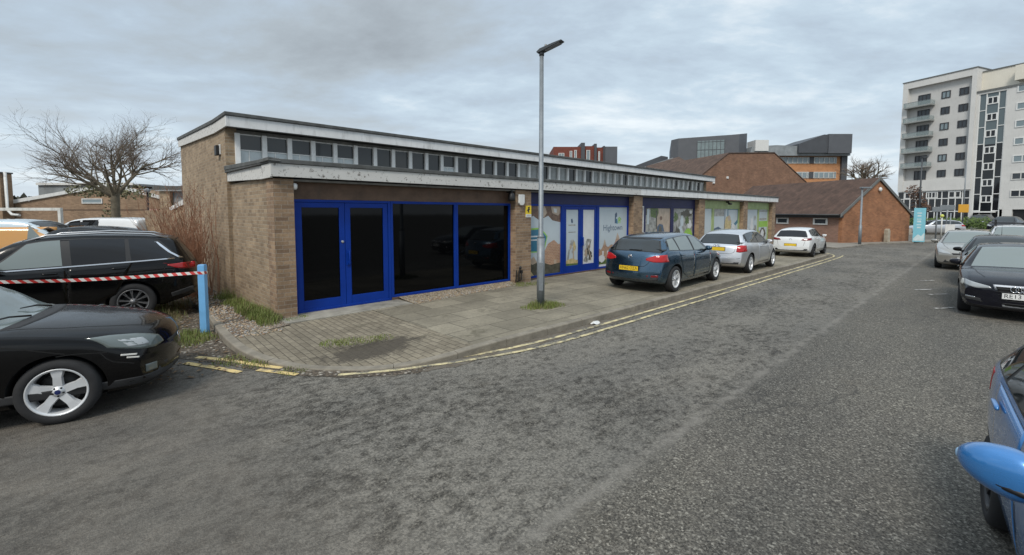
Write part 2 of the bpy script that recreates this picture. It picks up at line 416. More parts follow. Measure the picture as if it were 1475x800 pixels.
def kerb_mesh(path, name, w=.125, gap=.008, seglen=.9):
    fine = resample(path, .1)
    mb = MB(); i = 0; acc = 0; segs = [[fine[0]]]
    for a, b_ in zip(fine[:-1], fine[1:]):
        acc += math.dist(a[:2], b_[:2]); segs[-1].append(b_)
        if acc >= seglen: acc = 0; segs.append([b_])
    for s in segs:
        if len(s) < 2: continue
        dz = random.uniform(-.006, .006); do = random.uniform(-.006, .006)
        rows = []
        for k, p in enumerate(s):
            a = s[max(0, k-1)]; c = s[min(len(s)-1, k+1)]
            tx, ty = c[0]-a[0], c[1]-a[1]; L = math.hypot(tx, ty) or 1; tx /= L; ty /= L
            nx, ny = ty, -tx                      # outward (to the right of travel)
            q = [p[0], p[1]]
            if k == 0: q = [q[0]+tx*gap/2, q[1]+ty*gap/2]
            if k == len(s)-1: q = [q[0]-tx*gap/2, q[1]-ty*gap/2]
            z = p[2] + dz
            prof = [(do, -.05), (do, z-.018), (do-.006, z-.006), (do-.02, z), (do-w, z+.002), (do-w, -.05)]
            rows.append([(q[0]+nx*o, q[1]+ny*o, zz_) for o, zz_ in prof])
        n = 6; vs = [p for r in rows for p in r]
        fs = [(i*n+k, i*n+k+1, (i+1)*n+k+1, (i+1)*n+k) for i in range(len(rows)-1) for k in range(n-1)]
        fs += [tuple(range(n)), tuple(range((len(rows)-1)*n, len(rows)*n))]
        mb.add(vs, fs)
    return mb.build(name, M_KERB)
def off(path, d):                               # d > 0: towards the road (the right of travel)
    out = []
    for k, p in enumerate(path):
        a = path[max(0, k-1)]; c = path[min(len(path)-1, k+1)]
        tx, ty = c[0]-a[0], c[1]-a[1]; L = math.hypot(tx, ty) or 1
        out.append((p[0] + ty/L*d, p[1] - tx/L*d, p[2]))
    return out
k_ = tag(kerb_mesh(KPS, 'kerb'), kind='structure'); put(k_, 0, 0)
# pavement: strips from the kerb's inner edge to the shop
inner = off(KPS, -.128)
def strip(path, target, name, mat, rows=8):
    mb = MB(); vs = []; 
    for p in path:
        q = target(p)
        for r in range(rows+1):
            s = r/rows
            vs.append((p[0]+(q[0]-p[0])*s, p[1]+(q[1]-p[1])*s, (p[2]-.004)*(1-s)+q[2]*s if s < .5 else q[2]+(p[2]-q[2]-.004)*(1-s)))
    n = rows+1
    mb.add(vs, [(i*n+k, i*n+k+1, (i+1)*n+k+1, (i+1)*n+k) for i in range(len(path)-1) for k in range(rows)])
    return tag(mb.build(name, mat), kind='structure')
rs = resample(inner, .25)
split = next(i for i, p in enumerate(rs) if p[0] > 1.30 and p[1] < -3)
start = next(i for i, p in enumerate(rs) if p[1] < -.70)
end_ = next((i for i, p in enumerate(rs) if p[0] > 24 and p[1] > -1), len(rs)-1)
def tgt_corner(p):
    f = min(1, max(0, (rs.index(p)-start)/max(1, split-start)))
    return (-.95 + f*2.25, -.10 if f > .30 else -.62+f*1.73, .115)
pv = strip(rs[start:split+1], tgt_corner, 'block_pavement', M_BLOCK, 8); put(pv, 0, 0)
pv = strip(rs[split:end_+1], lambda p: (min(p[0], 24.6) if p[1] < -3 else 24.4, .22 if p[1] < -3 else .5, .125), 'slab_pavement', M_SLAB, 10); put(pv, 0, 0)
# threshold slab and gravel beds
mb = MB(); mb.box(-.35, 2.25, -.45, .20, .05, .127); o = tag(mb.build('door_threshold', plain('worn_concrete', (.25, .235, .20), .9, var=.4, sc=3, bmp=.5), bev=.006), kind='structure'); put(o, 0, 0)
mb = MB()
pts = [(2.25, -.62), (2.9, -.52), (3.8, -.42), (4.8, -.34), (5.75, -.22)]
for a, b_ in zip(pts[:-1], pts[1:]):
    mb.add([(a[0], a[1], .122), (b_[0], b_[1], .122), (b_[0], .0, .15), (a[0], -.2, .14), (a[0], .22, .185), (b_[0], .22, .185)], [(0, 1, 2, 3), (3, 2, 5, 4)])
o = tag(mb.build('pebble_strip', M_PEB, fix=False), kind='stuff'); put(o, 0, 0)
mb = MB()
ge = [p for p in rs[:start+1]]
tg = []
for k, p in enumerate(ge):
    s = k/(len(ge)-1); tg.append((-.42 if s < .82 else -.42+(s-.82)*-2.9, max(p[1], -.62) if s < .9 else p[1]+.12, .11))
vs = []
for p, q in zip(ge, tg):
    for r in range(5):
        s = r/4; vs.append((p[0]+(q[0]-p[0])*s, p[1]+(q[1]-p[1])*s, p[2]-.012+(q[2]-p[2])*s))
mb.add(vs, [(i*5+k, i*5+k+1, (i+1)*5+k+1, (i+1)*5+k) for i in range(len(ge)-1) for k in range(4)])
mb.add([(-.95, -.72, .108), (-.30, -.55, .118), (-.30, .0, .118), (-.95, .0, .110)], [(0, 1, 2, 3)])
o = tag(mb.build('gravel_bed', M_GRAV, fix=False), kind='stuff'); put(o, 0, 0)
# soil and leaf litter outside the kerb
mb = MB()
sp_ = [(-2.6, 4.2), (-1.2, 4.3), (-1.24, 1.3), (-1.36, -.95), (-1.28, -1.75), (-1.12, -2.36), (-.64, -3.08), (-.1, -3.6), (.5, -3.86), (.2, -3.98), (-.5, -3.55), (-1.1, -2.85), (-1.6, -1.75), (-2.1, -.9), (-2.35, .6), (-2.9, 2.4)]
mb.poly([(a, b_, .006) for a, b_ in sp_])
o = tag(mb.build('soil', M_DIRT, fix=False), kind='stuff'); put(o, 0, 0)
# double yellow lines
def line(path, w, name, mat, z=.010):
    fine = resample(path, .3); a = off(fine, -w/2); b_ = off(fine, w/2)
    mb = MB()
    for i in range(len(fine)-1):
        mb.poly([(a[i][0], a[i][1], z), (a[i+1][0], a[i+1][1], z), (b_[i+1][0], b_[i+1][1], z), (b_[i][0], b_[i][1], z)])
    o = tag(mb.build(name, mat, fix=False), kind='structure'); put(o, 0, 0); return o
M_GUT = m_worn('gutter_dirt', (.105, .083, .058), under=(.15, .138, .118), lo=.36, hi=.60, sc=4)
mb = MB(); fine = resample(KPS, .25); fine = [p for p in fine if p[1] < -3.4 and p[0] < 24.4]; a_, b2 = off(fine, -.05), off(fine, .26); rj = random.Random(2)
b2 = [(p[0], p[1] + rj.uniform(-.05, .07), 0) for p in b2]
for i in range(len(fine)-1): mb.poly([(a_[i][0], a_[i][1], .0045), (a_[i+1][0], a_[i+1][1], .0045), (b2[i+1][0], b2[i+1][1], .0045), (b2[i][0], b2[i][1], .0045)])
o = tag(mb.build('gutter', M_GUT, fix=False), kind='structure'); put(o, 0, 0)
LN1 = [(-.48, -3.02, 0), (0, -3.50, 0), (.35, -3.62, 0), (.8, -3.78, 0), (1.5, -3.98, 0), (2.5, -4.10, 0), (3.8, -4.12, 0), (8, -4.13, 0), (15, -4.10, 0), (22.5, -4.08, 0), (24.0, -3.9, 0), (25.2, -3.3, 0)]
LN2 = [(-.60, -3.33, 0), (-.1, -3.62, 0), (.4, -3.82, 0), (.75, -3.95, 0), (1.5, -4.18, 0), (2.4, -4.33, 0), (3.5, -4.37, 0), (8, -4.38, 0), (15, -4.35, 0), (22.5, -4.33, 0), (24.2, -4.2, 0)]
line(smooth_path(LN1, 1), .075, 'yellow_line', M_YEL); line(smooth_path(LN2, 1), .075, 'yellow_line', M_YEL)
line([(-1.80, -1.20, 0), (-1.52, -1.62, 0), (-1.28, -2.12, 0), (-1.05, -2.55, 0)], .09, 'yellow_line', M_YELP)
line([(-1.96, -1.40, 0), (-1.70, -1.90, 0), (-1.50, -2.35, 0)], .09, 'yellow_line', M_YELP)
line([(-1.30, -2.40, 0), (-1.12, -2.70, 0), (-.98, -2.95, 0)], .085, 'yellow_line', M_YELP)
for (a, b_) in (((13.45, -7.75), (14.0, -8.1)), ((12.75, -8.05), (13.25, -8.4)), ((10.55, -8.3), (11.0, -8.6)), ((15.8, -7.7), (16.2, -7.95))):
    line([(a[0], a[1], 0), (b_[0], b_[1], 0)], .10, 'bay_marking', M_WHT)
# far pavement round the low brick building
mb = MB()
poly_ = [(17.5, 33), (18.9, 26.2), (21.0, 27.6), (23.4, 29.6), (28.6, 31.6), (36, 33.5), (36, 36), (29, 33), (22.5, 31)]
mb.prism(poly_, 'z', -.05, .09)
o = tag(mb.build('far_pavement', plain('far_paving', (.21, .19, .16), .9, var=.25, sc=2), bev=.02), kind='structure')
# ------------------------------------------------------------------ the shop
B_SIDE = brick('buff_brick', (.40, .295, .19), (.25, .178, .112), (.36, .31, .24), var=.35, streak=.35)
B_PIER = brick('pier_brick', (.36, .245, .15), (.20, .128, .08), (.32, .26, .20), var=.35, streak=.3)
M_FASC = m_worn('flaking_white_paint', (.62, .61, .58), under=(.13, .115, .10), lo=.36, hi=.44, sc=13)
M_FASW = plain('white_fascia', (.70, .70, .69), .6, var=.08, sc=3, stain=.25)
M_FELT = plain('grey_roof_felt', (.085, .088, .085), .85, var=.35, sc=5, bmp=.3, stain=.4)
M_BROWN = plain('brown_board', (.115, .070, .046), .7, var=.3, sc=4, stain=.3)
M_NAVY = plain('navy_board', (.010, .014, .075), .55, var=.2, sc=3)
M_LIME = plain('lime_board', (.31, .385, .17), .55, var=.15, sc=3, stain=.2)
M_BLUE = plain('blue_frame_paint', (.002, .032, .25), .42, var=.10, sc=3, coat=0, spec=.22)
M_BLACKGL = glass('black_window', (.0015, .0017, .002), .04, .20)
M_CLGL = glass('clerestory_glass', (.030, .034, .036), .06, .55)
M_CLGR = plain('clerestory_dirty_glass', (.25, .265, .26), .12, var=.45, sc=2.2)
M_WFR = plain('white_window_frame', (.78, .78, .76), .5, var=.12, sc=4, stain=.25)
M_DKFR = plain('weathered_grey_board', (.19, .185, .17), .8, var=.3, sc=3, stain=.4)
M_BLK = plain('black_plastic', (.012, .012, .013), .5, var=.2)
M_WPL = plain('white_plastic', (.66, .66, .64), .4, var=.08, stain=.15)
M_ALU = plain('grey_aluminium', (.45, .46, .47), .35, metal=.8, var=.08)
SHOP = thing('shop_building', 'long single-storey brick shop with blue window frames and a raised strip of high windows', 'shop', L2W(0, 0, 0), ROTZ)
UE = 28.0; CV = 3.4; HB = -.40; RT = 4.12        # right end, clerestory plane, left end of the upper block
mb = MB(); mb.box(-.315, -.06, .47, CV-.004, -.1, 2.78); mb.box(-.25, -.06, .42, .468, -.1, 2.735)
mb.build('side_wall', B_SIDE, SHOP)
# upper block: left wall, brick return beside the windows, back and right walls
mb = MB()
mb.prism([(CV, -.1), (CV, 4.10), (4.3, 4.10), (9.9, 4.35), (9.9, -.1)], 'x', HB, HB+.2)
mb.box(HB+.001, -.16, CV-.002, CV+.28, 2.4, 4.10)
mb.box(HB+.2, 25.9, 9.62, 9.9, -.1, 4.30)
mb.prism([(CV, 2.4), (CV, 4.10), (4.3, 4.10), (9.62, 4.30), (9.62, 2.4)], 'x', 25.62, 25.9)
mb.box(25.62, 25.9, CV-.002, CV+.28, 2.4, 4.10)
mb.build('upper_wall', B_SIDE, SHOP)
mb = MB(); mb.box(UE-.30, UE, .42, 9.8, -.1, 2.76); mb.box(20, UE-.31, 9.5, 9.78, -.1, 2.76)
mb.build('end_wall', B_PIER, SHOP)
PIERS = [(-.36, 0), (5.80, 6.42), (11.86, 12.48), (17.36, 17.96), (22.76, 23.36), (27.42, 28.0)]
for a, b_ in PIERS:
    mb = MB(); mb.box(a, b_, 0.0, .418 if a < 0 else .6, -.1, 2.735); mb.build('pier', B_PIER, SHOP, bev=.004)
# lower fascia: flaking on the first two bays, clean board beyond
def fasc(a, b_, mat, side=False):
    mb = MB(); mb.box(a, b_, -.10, -.055, 2.76, 3.0, 0)
    if side:
        mb.hexa([(-.42, -.055, 2.74), (-.375, -.055, 2.74), (-.375, .46, 2.74), (-.42, .46, 2.74), (-.42, -.055, 3.0), (-.375, -.055, 3.0), (-.375, .46, 3.0), (-.42, .46, 3.0)])
        mb.hexa([(-.39, .46, 2.74), (-.345, .46, 2.74), (-.345, CV-.01, 2.84), (-.39, CV-.01, 2.84), (-.39, .46, 3.0), (-.345, .46, 3.0), (-.345, CV-.01, 3.08), (-.39, CV-.01, 3.08)])
    return mb.build('fascia', mat, SHOP, bev=.006)
fasc(-.42, 12.2, M_FASC, True); fasc(12.205, UE+.12, M_FASW)
mb = MB()                                                            # low roof, felt upstand and drip edge
mb.hexa([(-.44, -.125, 3.003), (UE+.14, -.125, 3.003), (UE+.14, CV+.02, 3.04), (-.44, CV-.008, 3.04), (-.44, -.125, 3.085), (UE+.14, -.125, 3.085), (UE+.14, CV+.02, 3.095), (-.44, CV-.008, 3.095)])
mb.hexa([(-.47, -.15, 3.035), (-.25, -.15, 3.035), (-.25, .42, 3.035), (-.47, .42, 3.035), (-.47, -.15, 3.10), (-.25, -.05, 3.10), (-.25, .42, 3.10), (-.47, .42, 3.10)])
mb.hexa([(-.45, .42, 3.035), (-.25, .42, 3.035), (-.25, CV-.012, 3.10), (-.45, CV-.012, 3.10), (-.45, .42, 3.105), (-.25, .42, 3.105), (-.25, CV-.012, 3.20), (-.45, CV-.012, 3.20)])
mb.box(25.95, UE+.10, CV+.03, 9.7, 2.80, 3.0)
mb.build('low_roof', M_FELT, SHOP, bev=.01)
mb = MB(); mb.box(-.05, UE-.02, .02, .58, 2.70, 2.7375); mb.build('soffit', M_DKFR, SHOP)
# clerestory
mb = MB(); mb.box(-.158, 25.615, CV+.02, CV+.10, 4.0, 4.08); mb.build('head_board', M_DKFR, SHOP)
mb = MB(); mb.box(-.158, 25.615, CV+.02, CV+.16, 3.08, 3.20); mb.build('sill_board', M_DKFR, SHOP)
mb = MB(); mb.box(-.15, 25.6, CV+.35, CV+.38, 3.0, 4.06); mb.build('blind', plain('dusty_blind', (.10, .10, .095), .9, var=.4, sc=2), SHOP)
NWIN = 44; PW = 25.77/NWIN
wf = MB(); wf.box(-.05, .06, CV-.045, CV+.07, 3.201, 3.999); wf.box(.055, PW, CV+.03, CV+.06, 3.201, 3.225); wf.box(.055, PW, CV+.03, CV+.06, 3.97, 3.999)
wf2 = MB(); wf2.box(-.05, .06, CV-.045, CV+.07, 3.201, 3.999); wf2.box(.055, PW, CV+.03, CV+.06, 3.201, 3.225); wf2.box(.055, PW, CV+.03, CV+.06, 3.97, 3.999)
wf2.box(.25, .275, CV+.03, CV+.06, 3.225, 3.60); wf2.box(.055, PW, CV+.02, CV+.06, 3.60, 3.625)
wp = MB(); wp.box(.055, PW, CV+.04, CV+.048, 3.225, 3.97)
win = wf.build('window', M_WFR, SHOP, bev=.003); pane = wp.build('pane', M_CLGL, win)
dirty = pane.data.copy(); dirty.materials.clear(); dirty.materials.append(M_CLGR)
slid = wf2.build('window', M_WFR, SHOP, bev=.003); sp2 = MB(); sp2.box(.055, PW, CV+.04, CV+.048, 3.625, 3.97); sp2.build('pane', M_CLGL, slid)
pb = MB(); pb.box(.055, PW, CV+.04, CV+.048, 3.225, 3.60); pb.build('pane', plain('painted_reflection_pane', (.52, .57, .58), .15, var=.1), slid)  # sky reflection painted into the lower pane as a pale colour
rr = random.Random(3)
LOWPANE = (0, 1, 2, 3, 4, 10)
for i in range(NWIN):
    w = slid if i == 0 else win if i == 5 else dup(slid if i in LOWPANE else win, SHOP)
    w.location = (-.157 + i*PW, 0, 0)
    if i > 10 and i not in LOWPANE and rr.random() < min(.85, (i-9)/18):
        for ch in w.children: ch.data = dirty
# upper fascia and roof
mb = MB(); mb.box(HB-.06, 26.2, CV-.42, CV-.37, 4.07, 4.31); mb.build('upper_fascia', M_FASW, SHOP, bev=.006)
mb = MB()
def slab(x0, x1, P, mi=0):
    for (ya, za, zb), (yc, zc_, zd) in zip(P[:-1], P[1:]):
        mb.hexa([(x0, ya, za), (x1, ya, za), (x1, yc, zc_), (x0, yc, zc_), (x0, ya, zb), (x1, ya, zb), (x1, yc, zd), (x0, yc, zd)], mi)
slab(HB-.058, HB-.012, [(CV-.368, 4.07, 4.31), (4.3, 4.07, 4.31), (9.95, 4.32, 4.54)])
mb.build('verge_board', M_FASC, SHOP, bev=.005); mb = MB(); slab(26.14, 26.18, [(CV-.368, 4.07, 4.31), (4.3, 4.07, 4.31), (9.95, 4.32, 4.54)])
mb.build('verge_board', M_FASC, SHOP, bev=.005)
mb = MB(); slab(HB-.085, 26.24, [(CV-.46, 4.313, 4.395), (4.3, 4.313, 4.405), (10.0, 4.543, 4.64)]); mb.build('roof', M_FELT, SHOP, bev=.012)
mb = MB(); mb.box(HB, 26.12, CV-.366, CV+.02, 4.105, 4.135); mb.build('upper_soffit', M_DKFR, SHOP)
# shopfronts --------------------------------------------------
def lintel(a, b_, mat): mb = MB(); mb.box(a, b_, .20, .30, 2.365, 2.699); mb.build('lintel_board', mat, SHOP, bev=.004)
lintel(.003, 5.797, M_BROWN); lintel(6.423, 11.857, M_NAVY); lintel(12.483, 17.357, M_NAVY); lintel(17.963, 22.757, M_LIME); lintel(23.363, 27.417, M_LIME)
def frame(a, b_, z0, z1, ws=.055, wz=.055, mat=M_BLUE, v0=.20, v1=.28):
    mb = MB(); mb.box(a, a+ws, v0, v1, z0, z1); mb.box(b_-ws, b_, v0, v1, z0, z1); mb.box(a+ws, b_-ws, v0, v1, z1-wz, z1); mb.box(a+ws, b_-ws, v0, v1, z0, z0+wz)
    return mb
def window(a, b_, z0, z1, pane_mat, mat=M_BLUE, ws=.055, wz=.055):
    w = frame(a, b_, z0, z1, ws, wz, mat).build('window', mat, SHOP, bev=.005)
    mb = MB(); mb.box(a+ws, b_-ws, .245, .255, z0+wz, z1-wz); mb.build('pane', pane_mat, w); return w
def stall(a, b_, z1, mat): mb = MB(); mb.box(a, b_, .19, .34, .0, z1); mb.build('stall_riser', mat, SHOP)
def door(a, b_, z0, z1, pane_mat, hs, mat=M_BLUE, ws=.115, wb=.22, wt=.10, handle=True):
    mb = MB(); mb.box(a, a+ws, .215, .265, z0, z1); mb.box(b_-ws, b_, .215, .265, z0, z1); mb.box(a+ws, b_-ws, .215, .265, z1-wt, z1); mb.box(a+ws, b_-ws, .215, .265, z0, z0+wb)
    d = mb.build('door', mat, SHOP, bev=.005)
    mb = MB(); mb.box(a+ws, b_-ws, .238, .246, z0+wb, z1-wt); mb.build('pane', pane_mat, d)
    if handle:
        x = b_-ws*.5 if hs > 0 else a+ws*.5
        mb = MB(); mb.tube([(x, .155, 1.02), (x, .155, 1.30)], .017, 10); mb.box(x-.022, x+.022, .15, .214, 1.035, 1.07); mb.box(x-.022, x+.022, .15, .214, 1.25, 1.285)
        mb.box(x-.035, x+.035, .19, .214, 1.0, 1.32)
        mb.build('door_handle', mat, d, bev=.004)
    return d
# bay 1
frame(.02, 2.10, .128, 2.362, .06, .05).build('door_frame', M_BLUE, SHOP, bev=.005)
d1 = door(.083, 1.052, .135, 2.308, M_BLACKGL, 1, handle=False); d2 = door(1.060, 2.037, .135, 2.308, M_BLACKGL, -1)
mb = MB(); mb.lathe([(.001, .212), (.028, .205), (.028, .214)], 'y', 14, c=(1.0, 0, 1.50)); mb.build('lock', M_ALU, d1)
window(2.103, 3.915, .185, 2.362, M_BLACKGL); window(3.918, 5.795, .185, 2.362, M_BLACKGL)
stall(2.103, 5.795, .184, M_BROWN)
# bay 2-5 panes carry printed film
M_PALE = plain('pale_blue_film', (.47, .53, .56), .32, var=.05, sc=2)
M_TEAL = plain('teal_film', (.045, .17, .26), .32, var=.08)
M_LIMEF = plain('lime_film', (.27, .50, .08), .32, var=.08)
M_TERR = brick('terracotta_film', (.46, .27, .17), (.36, .20, .13), (.52, .40, .30), w=.12, h=.05, var=.3, bs=0)
M_TERR.node_tree.nodes['Principled BSDF'].inputs['Roughness'].default_value = .35
M_RUST = plain('roof_brown_film', (.155, .095, .065), .35, var=.45, sc=9)
M_DARKF = plain('dark_olive_film', (.075, .072, .055), .35, var=.5, sc=8)
M_SAND = plain('sand_film', (.43, .34, .26), .35, var=.2, sc=5)
M_STONE = plain('grey_print_film', (.30, .30, .28), .35, var=.5, sc=7)
M_WHF = plain('white_film', (.62, .63, .63), .35, var=.05)
M_INK = plain('slate_blue_film', (.07, .11, .17), .4, var=.1)
M_LEAF = plain('leaf_green_film', (.09, .14, .04), .4, var=.5, sc=14)
M_GOLD = plain('straw_film', (.50, .40, .20), .4, var=.3, sc=9)
FILM = [M_PALE, M_TEAL, M_LIMEF, M_TERR, M_RUST, M_DARKF, M_SAND, M_STONE, M_WHF, M_INK, M_LEAF, M_GOLD]
PALE, TEAL, LIMEF, TERR, RUST, DARKF, SAND, STONE, WHF, INK, LEAF, GOLD = range(12)
class Film:
    """a printed film on the outside of one pane: flat shapes in pane coordinates 0..1"""
    def __init__(s, a, b_, z0, z1, v=.243): s.a, s.b, s.z0, s.z1, s.v, s.k, s.mb = a, b_, z0, z1, v, 0, MB()
    def P(s, x, y): return (s.a + (s.b-s.a)*x, s.v - .0006*s.k, s.z0 + (s.z1-s.z0)*y)
    def poly(s, pts, mi): s.k += 1; s.mb.poly([s.P(*p) for p in pts], mi)
    def rect(s, x0, y0, x1, y1, mi): s.poly([(x0, y0), (x1, y0), (x1, y1), (x0, y1)], mi)
    def oval(s, cx, cy, rx, ry, mi, n=28, jag=0.0, seed=1):
        r = random.Random(seed); s.poly([(min(1, max(0, cx + rx*(1-jag*r.random())*math.cos(2*math.pi*i/n))), min(1, max(0, cy + ry*(1-jag*r.random())*math.sin(2*math.pi*i/n)))) for i in range(n)], mi)
    def band(s, base, tops, mi): s.poly([(tops[0][0], base)] + [(tops[-1][0], base)] + list(reversed(tops)), mi)
    def text(s, t, cx, cy, size, w, mi):
        s.k += 1; k = s.k
        text_mb(s.mb, t, size, lambda x, y: (s.a+(s.b-s.a)*cx + x, s.v-.0006*k, s.z0+(s.z1-s.z0)*cy + y), mi, w)
    def done(s, parent): return s.mb.build('printed_film', FILM, parent, fix=False)
Z0, Z1 = .29, 2.31
# bay 2 left pane
w = window(6.43, 8.05, .17, 2.362, M_CLGL, M_BLUE); stall(6.43, 11.85, .168, M_BROWN)
f = Film(6.485, 7.995, .225, 2.307); f.rect(0, 0, 1, 1, PALE)
f.poly([(0, 1), (0, .80), (.18, .86), (.34, .80), (.50, .83), (.62, .86), (.75, .79), (1, .76), (1, 1)], RUST)
f.poly([(.30, 1), (.36, .86), (.50, .84), (.58, .90), (.52, 1)], SAND); f.poly([(.70, 1), (.74, .90), (.92, .86), (1, .90), (1, 1)], SAND); f.poly([(.78, .97), (.80, .91), (.88, .90), (.88, .96)], WHF)
f.poly([(0, .68), (.40, .69), (.60, .56), (.52, .38), (.40, .33), (0, .34)], LIMEF); f.poly([(0, .655), (.40, .665), (.57, .55), (.50, .39), (.39, .345), (0, .355)], TEAL)
f.rect(.06, .555, .30, .575, WHF); f.rect(.06, .505, .42, .523, WHF)
f.poly([(.46, 0), (.46, .30), (.62, .45), (.80, .50), (.94, .43), (1, .44), (1, 0)], TERR); f.poly([(.80, .06), (.80, .20), (.88, .20), (.88, .06)], SAND)
f.poly([(0, .28), (.10, .24), (.20, .28), (.30, .18), (.42, .26), (.46, .22), (.46, 0), (0, 0)], SAND); f.poly([(0, .22), (.16, .16), (.34, .20), (.70, .13), (1, .15), (1, 0), (0, 0)], DARKF)
f.poly([(0, 0), (0, .12), (.14, .05), (.20, 0)], GOLD); f.done(w)
# bay 2 double door
frame(8.053, 9.945, .128, 2.362, .07, .05).build('door_frame', M_BLUE, SHOP, bev=.005)
for k, (a, b_) in enumerate(((8.127, 8.996), (9.003, 9.872))):
    d = door(a, b_, .135, 2.308, M_CLGL, -1 if k else 1, handle=bool(k), ws=.12, wb=.26)
    f = Film(a+.12, b_-.12, .395, 2.208, .236); f.rect(0, 0, 1, 1, PALE if not k else WHF)
    if not k:
        f.poly([(.42, .83), (.42, .79), (.46, .76), (.58, .76), (.58, .80), (.52, .84)], INK); f.rect(.22, .71, .78, .735, STONE); f.rect(.18, .63, .82, .645, PALE); f.rect(.22, .59, .80, .605, STONE)
        for q, (cx, cy, rx, ry) in enumerate(((.52, .40, .25, .09), (.70, .34, .16, .10), (.60, .26, .12, .08), (.40, .33, .12, .06))): f.oval(cx, cy, rx, ry, (STONE, GOLD, STONE, SAND)[q], 18, .5, q)
        f.poly([(.10, .12), (.24, .10), (.34, .28), (.26, .30)], STONE); f.poly([(.60, .10), (.70, .10), (.66, .30), (.58, .28)], SAND); f.rect(0, 0, 1, .09, LEAF); f.poly([(0, .09), (.5, .13), (1, .08), (1, .03), (0, .04)], GOLD)
    else:
        for q, (cx, cy, rx, ry, m_) in enumerate(((.55, .42, .30, .05, STONE), (.38, .36, .16, .10, STONE), (.50, .24, .20, .13, DARKF), (.30, .20, .16, .12, SAND), (.66, .14, .22, .10, DARKF), (.34, .08, .26, .07, STONE), (.62, .33, .10, .06, SAND), (.46, .13, .10, .05, WHF))): f.oval(cx, cy, rx, ry, m_, 22, .5, q+9)
        f.poly([(.30, .05), (.34, .04), (.72, .40), (.70, .43)], DARKF); f.poly([(.75, .05), (.80, .07), (.45, .35), (.42, .33)], SAND)
    f.done(d)
# bay 2 right pane: the name of the shop
w = window(9.948, 11.85, .17, 2.362, M_CLGL, M_BLUE)
f = Film(10.003, 11.795, .225, 2.307); f.rect(0, 0, 1, 1, PALE)
f.poly([(.56, .72), (.56, .88), (.615, .915), (.64, .88), (.64, .84), (.60, .82), (.60, .72)], INK); f.poly([(.60, .72), (.60, .80), (.64, .80), (.66, .76), (.66, .71)], TEAL)
f.poly([(.68, .72), (.68, .78), (.72, .80), (.76, .78), (.76, .72), (.735, .72), (.735, .755), (.705, .755), (.705, .72)], LIMEF); f.poly([(.66, .80), (.72, .835), (.80, .79), (.78, .775), (.72, .81), (.67, .785)], LIMEF)
f.text('Hightown', .50, .645, .30, 1.18, INK)
f.band(.06, [(0, .27), (.04, .30), (.10, .28), (.16, .34), (.22, .46), (.28, .34), (.34, .32), (.44, .36), (.52, .35), (.58, .40), (.66, .56), (.74, .44), (.80, .36), (.88, .38), (1, .34)], TERR)
f.poly([(.66, .56), (.60, .44), (.72, .44)], SAND); f.poly([(.22, .46), (.17, .36), (.27, .36)], SAND)
for x in (.14, .30, .48, .62, .76, .90): f.rect(x, .18, x+.05, .26, WHF)
f.rect(0, .03, 1, .11, LEAF); f.rect(0, 0, 1, .035, WHF); f.oval(.12, .13, .12, .07, WHF, 16, .3, 4); f.oval(.85, .12, .14, .06, LEAF, 16, .4, 5); f.done(w)
# bay 3
mb = MB(); mb.box(12.483, 12.52, .18, .28, .1, 2.364); mb.build('frame_post', M_NAVY, SHOP)
w = window(12.525, 12.93, .35, 2.362, M_CLGL, M_WFR, .03); f = Film(12.556, 12.899, .41, 2.307); f.rect(0, 0, 1, 1, WHF); f.done(w)
stall(12.525, 17.355, .347, M_BROWN)
w = window(12.933, 15.25, .35, 2.362, M_CLGL, M_NAVY, .13, .07)
f = Film(13.065, 15.118, .42, 2.29); f.rect(0, 0, 1, 1, SAND)
f.poly([(0, 1), (0, .45), (.14, .5), (.20, .36), (.38, .30), (.45, .6), (.42, 1)], STONE); f.poly([(.20, 1), (.22, .82), (.46, .78), (.52, .90), (.50, 1)], LEAF); f.poly([(0, 1), (0, .84), (.08, .86), (.10, 1)], DARKF)
f.poly([(.08, .98), (.16, .98), (.16, .66), (.08, .66)], PALE); f.rect(.42, .55, .47, .95, DARKF)
f.poly([(0, 0), (0, .22), (.16, .30), (.34, .24), (.40, 0)], TERR); f.oval(.18, .14, .10, .07, RUST, 18, .3, 2)
f.poly([(.50, 0), (.44, .30), (.48, .60), (.56, .66), (.70, .64), (.76, .50), (.80, .22), (.72, .24), (.70, 0)], INK); f.poly([(.52, 0), (.50, .40), (.56, .62), (.64, .60), (.68, .30), (.66, 0)], DARKF)
f.oval(.62, .74, .045, .075, SAND, 18); f.oval(.62, .785, .05, .045, RUST, 18); f.oval(.88, .36, .05, .04, STONE, 14); f.rect(.80, 0, .96, .10, WHF); f.done(w)
w = window(15.253, 17.355, .35, 2.362, M_CLGL, M_NAVY, .10, .07)
f = Film(15.355, 17.253, .42, 2.29); f.rect(0, 0, 1, 1, STONE)
f.poly([(0, 0), (0, .46), (.10, .40), (.22, .52), (.40, .62), (.56, .40), (.50, 0)], PALE)
for q, (cx, cy, rx, ry, m_) in enumerate(((.22, .40, .16, .24, DARKF), (.66, .88, .34, .12, DARKF), (.14, .80, .12, .14, LEAF), (.82, .64, .16, .14, WHF), (.70, .72, .14, .12, LEAF), (.45, .70, .10, .18, PALE), (.60, .56, .16, .10, STONE), (.88, .92, .10, .05, WHF), (.20, .36, .06, .10, STONE), (.55, .28, .10, .14, STONE))): f.oval(cx, cy, rx, ry, m_, 22, .45, q+30)
f.oval(.76, .26, .25, .27, LIMEF); f.rect(.64, .36, .90, .375, PALE); f.rect(.64, .27, .88, .285, PALE); f.rect(.66, .18, .86, .195, PALE); f.done(w)
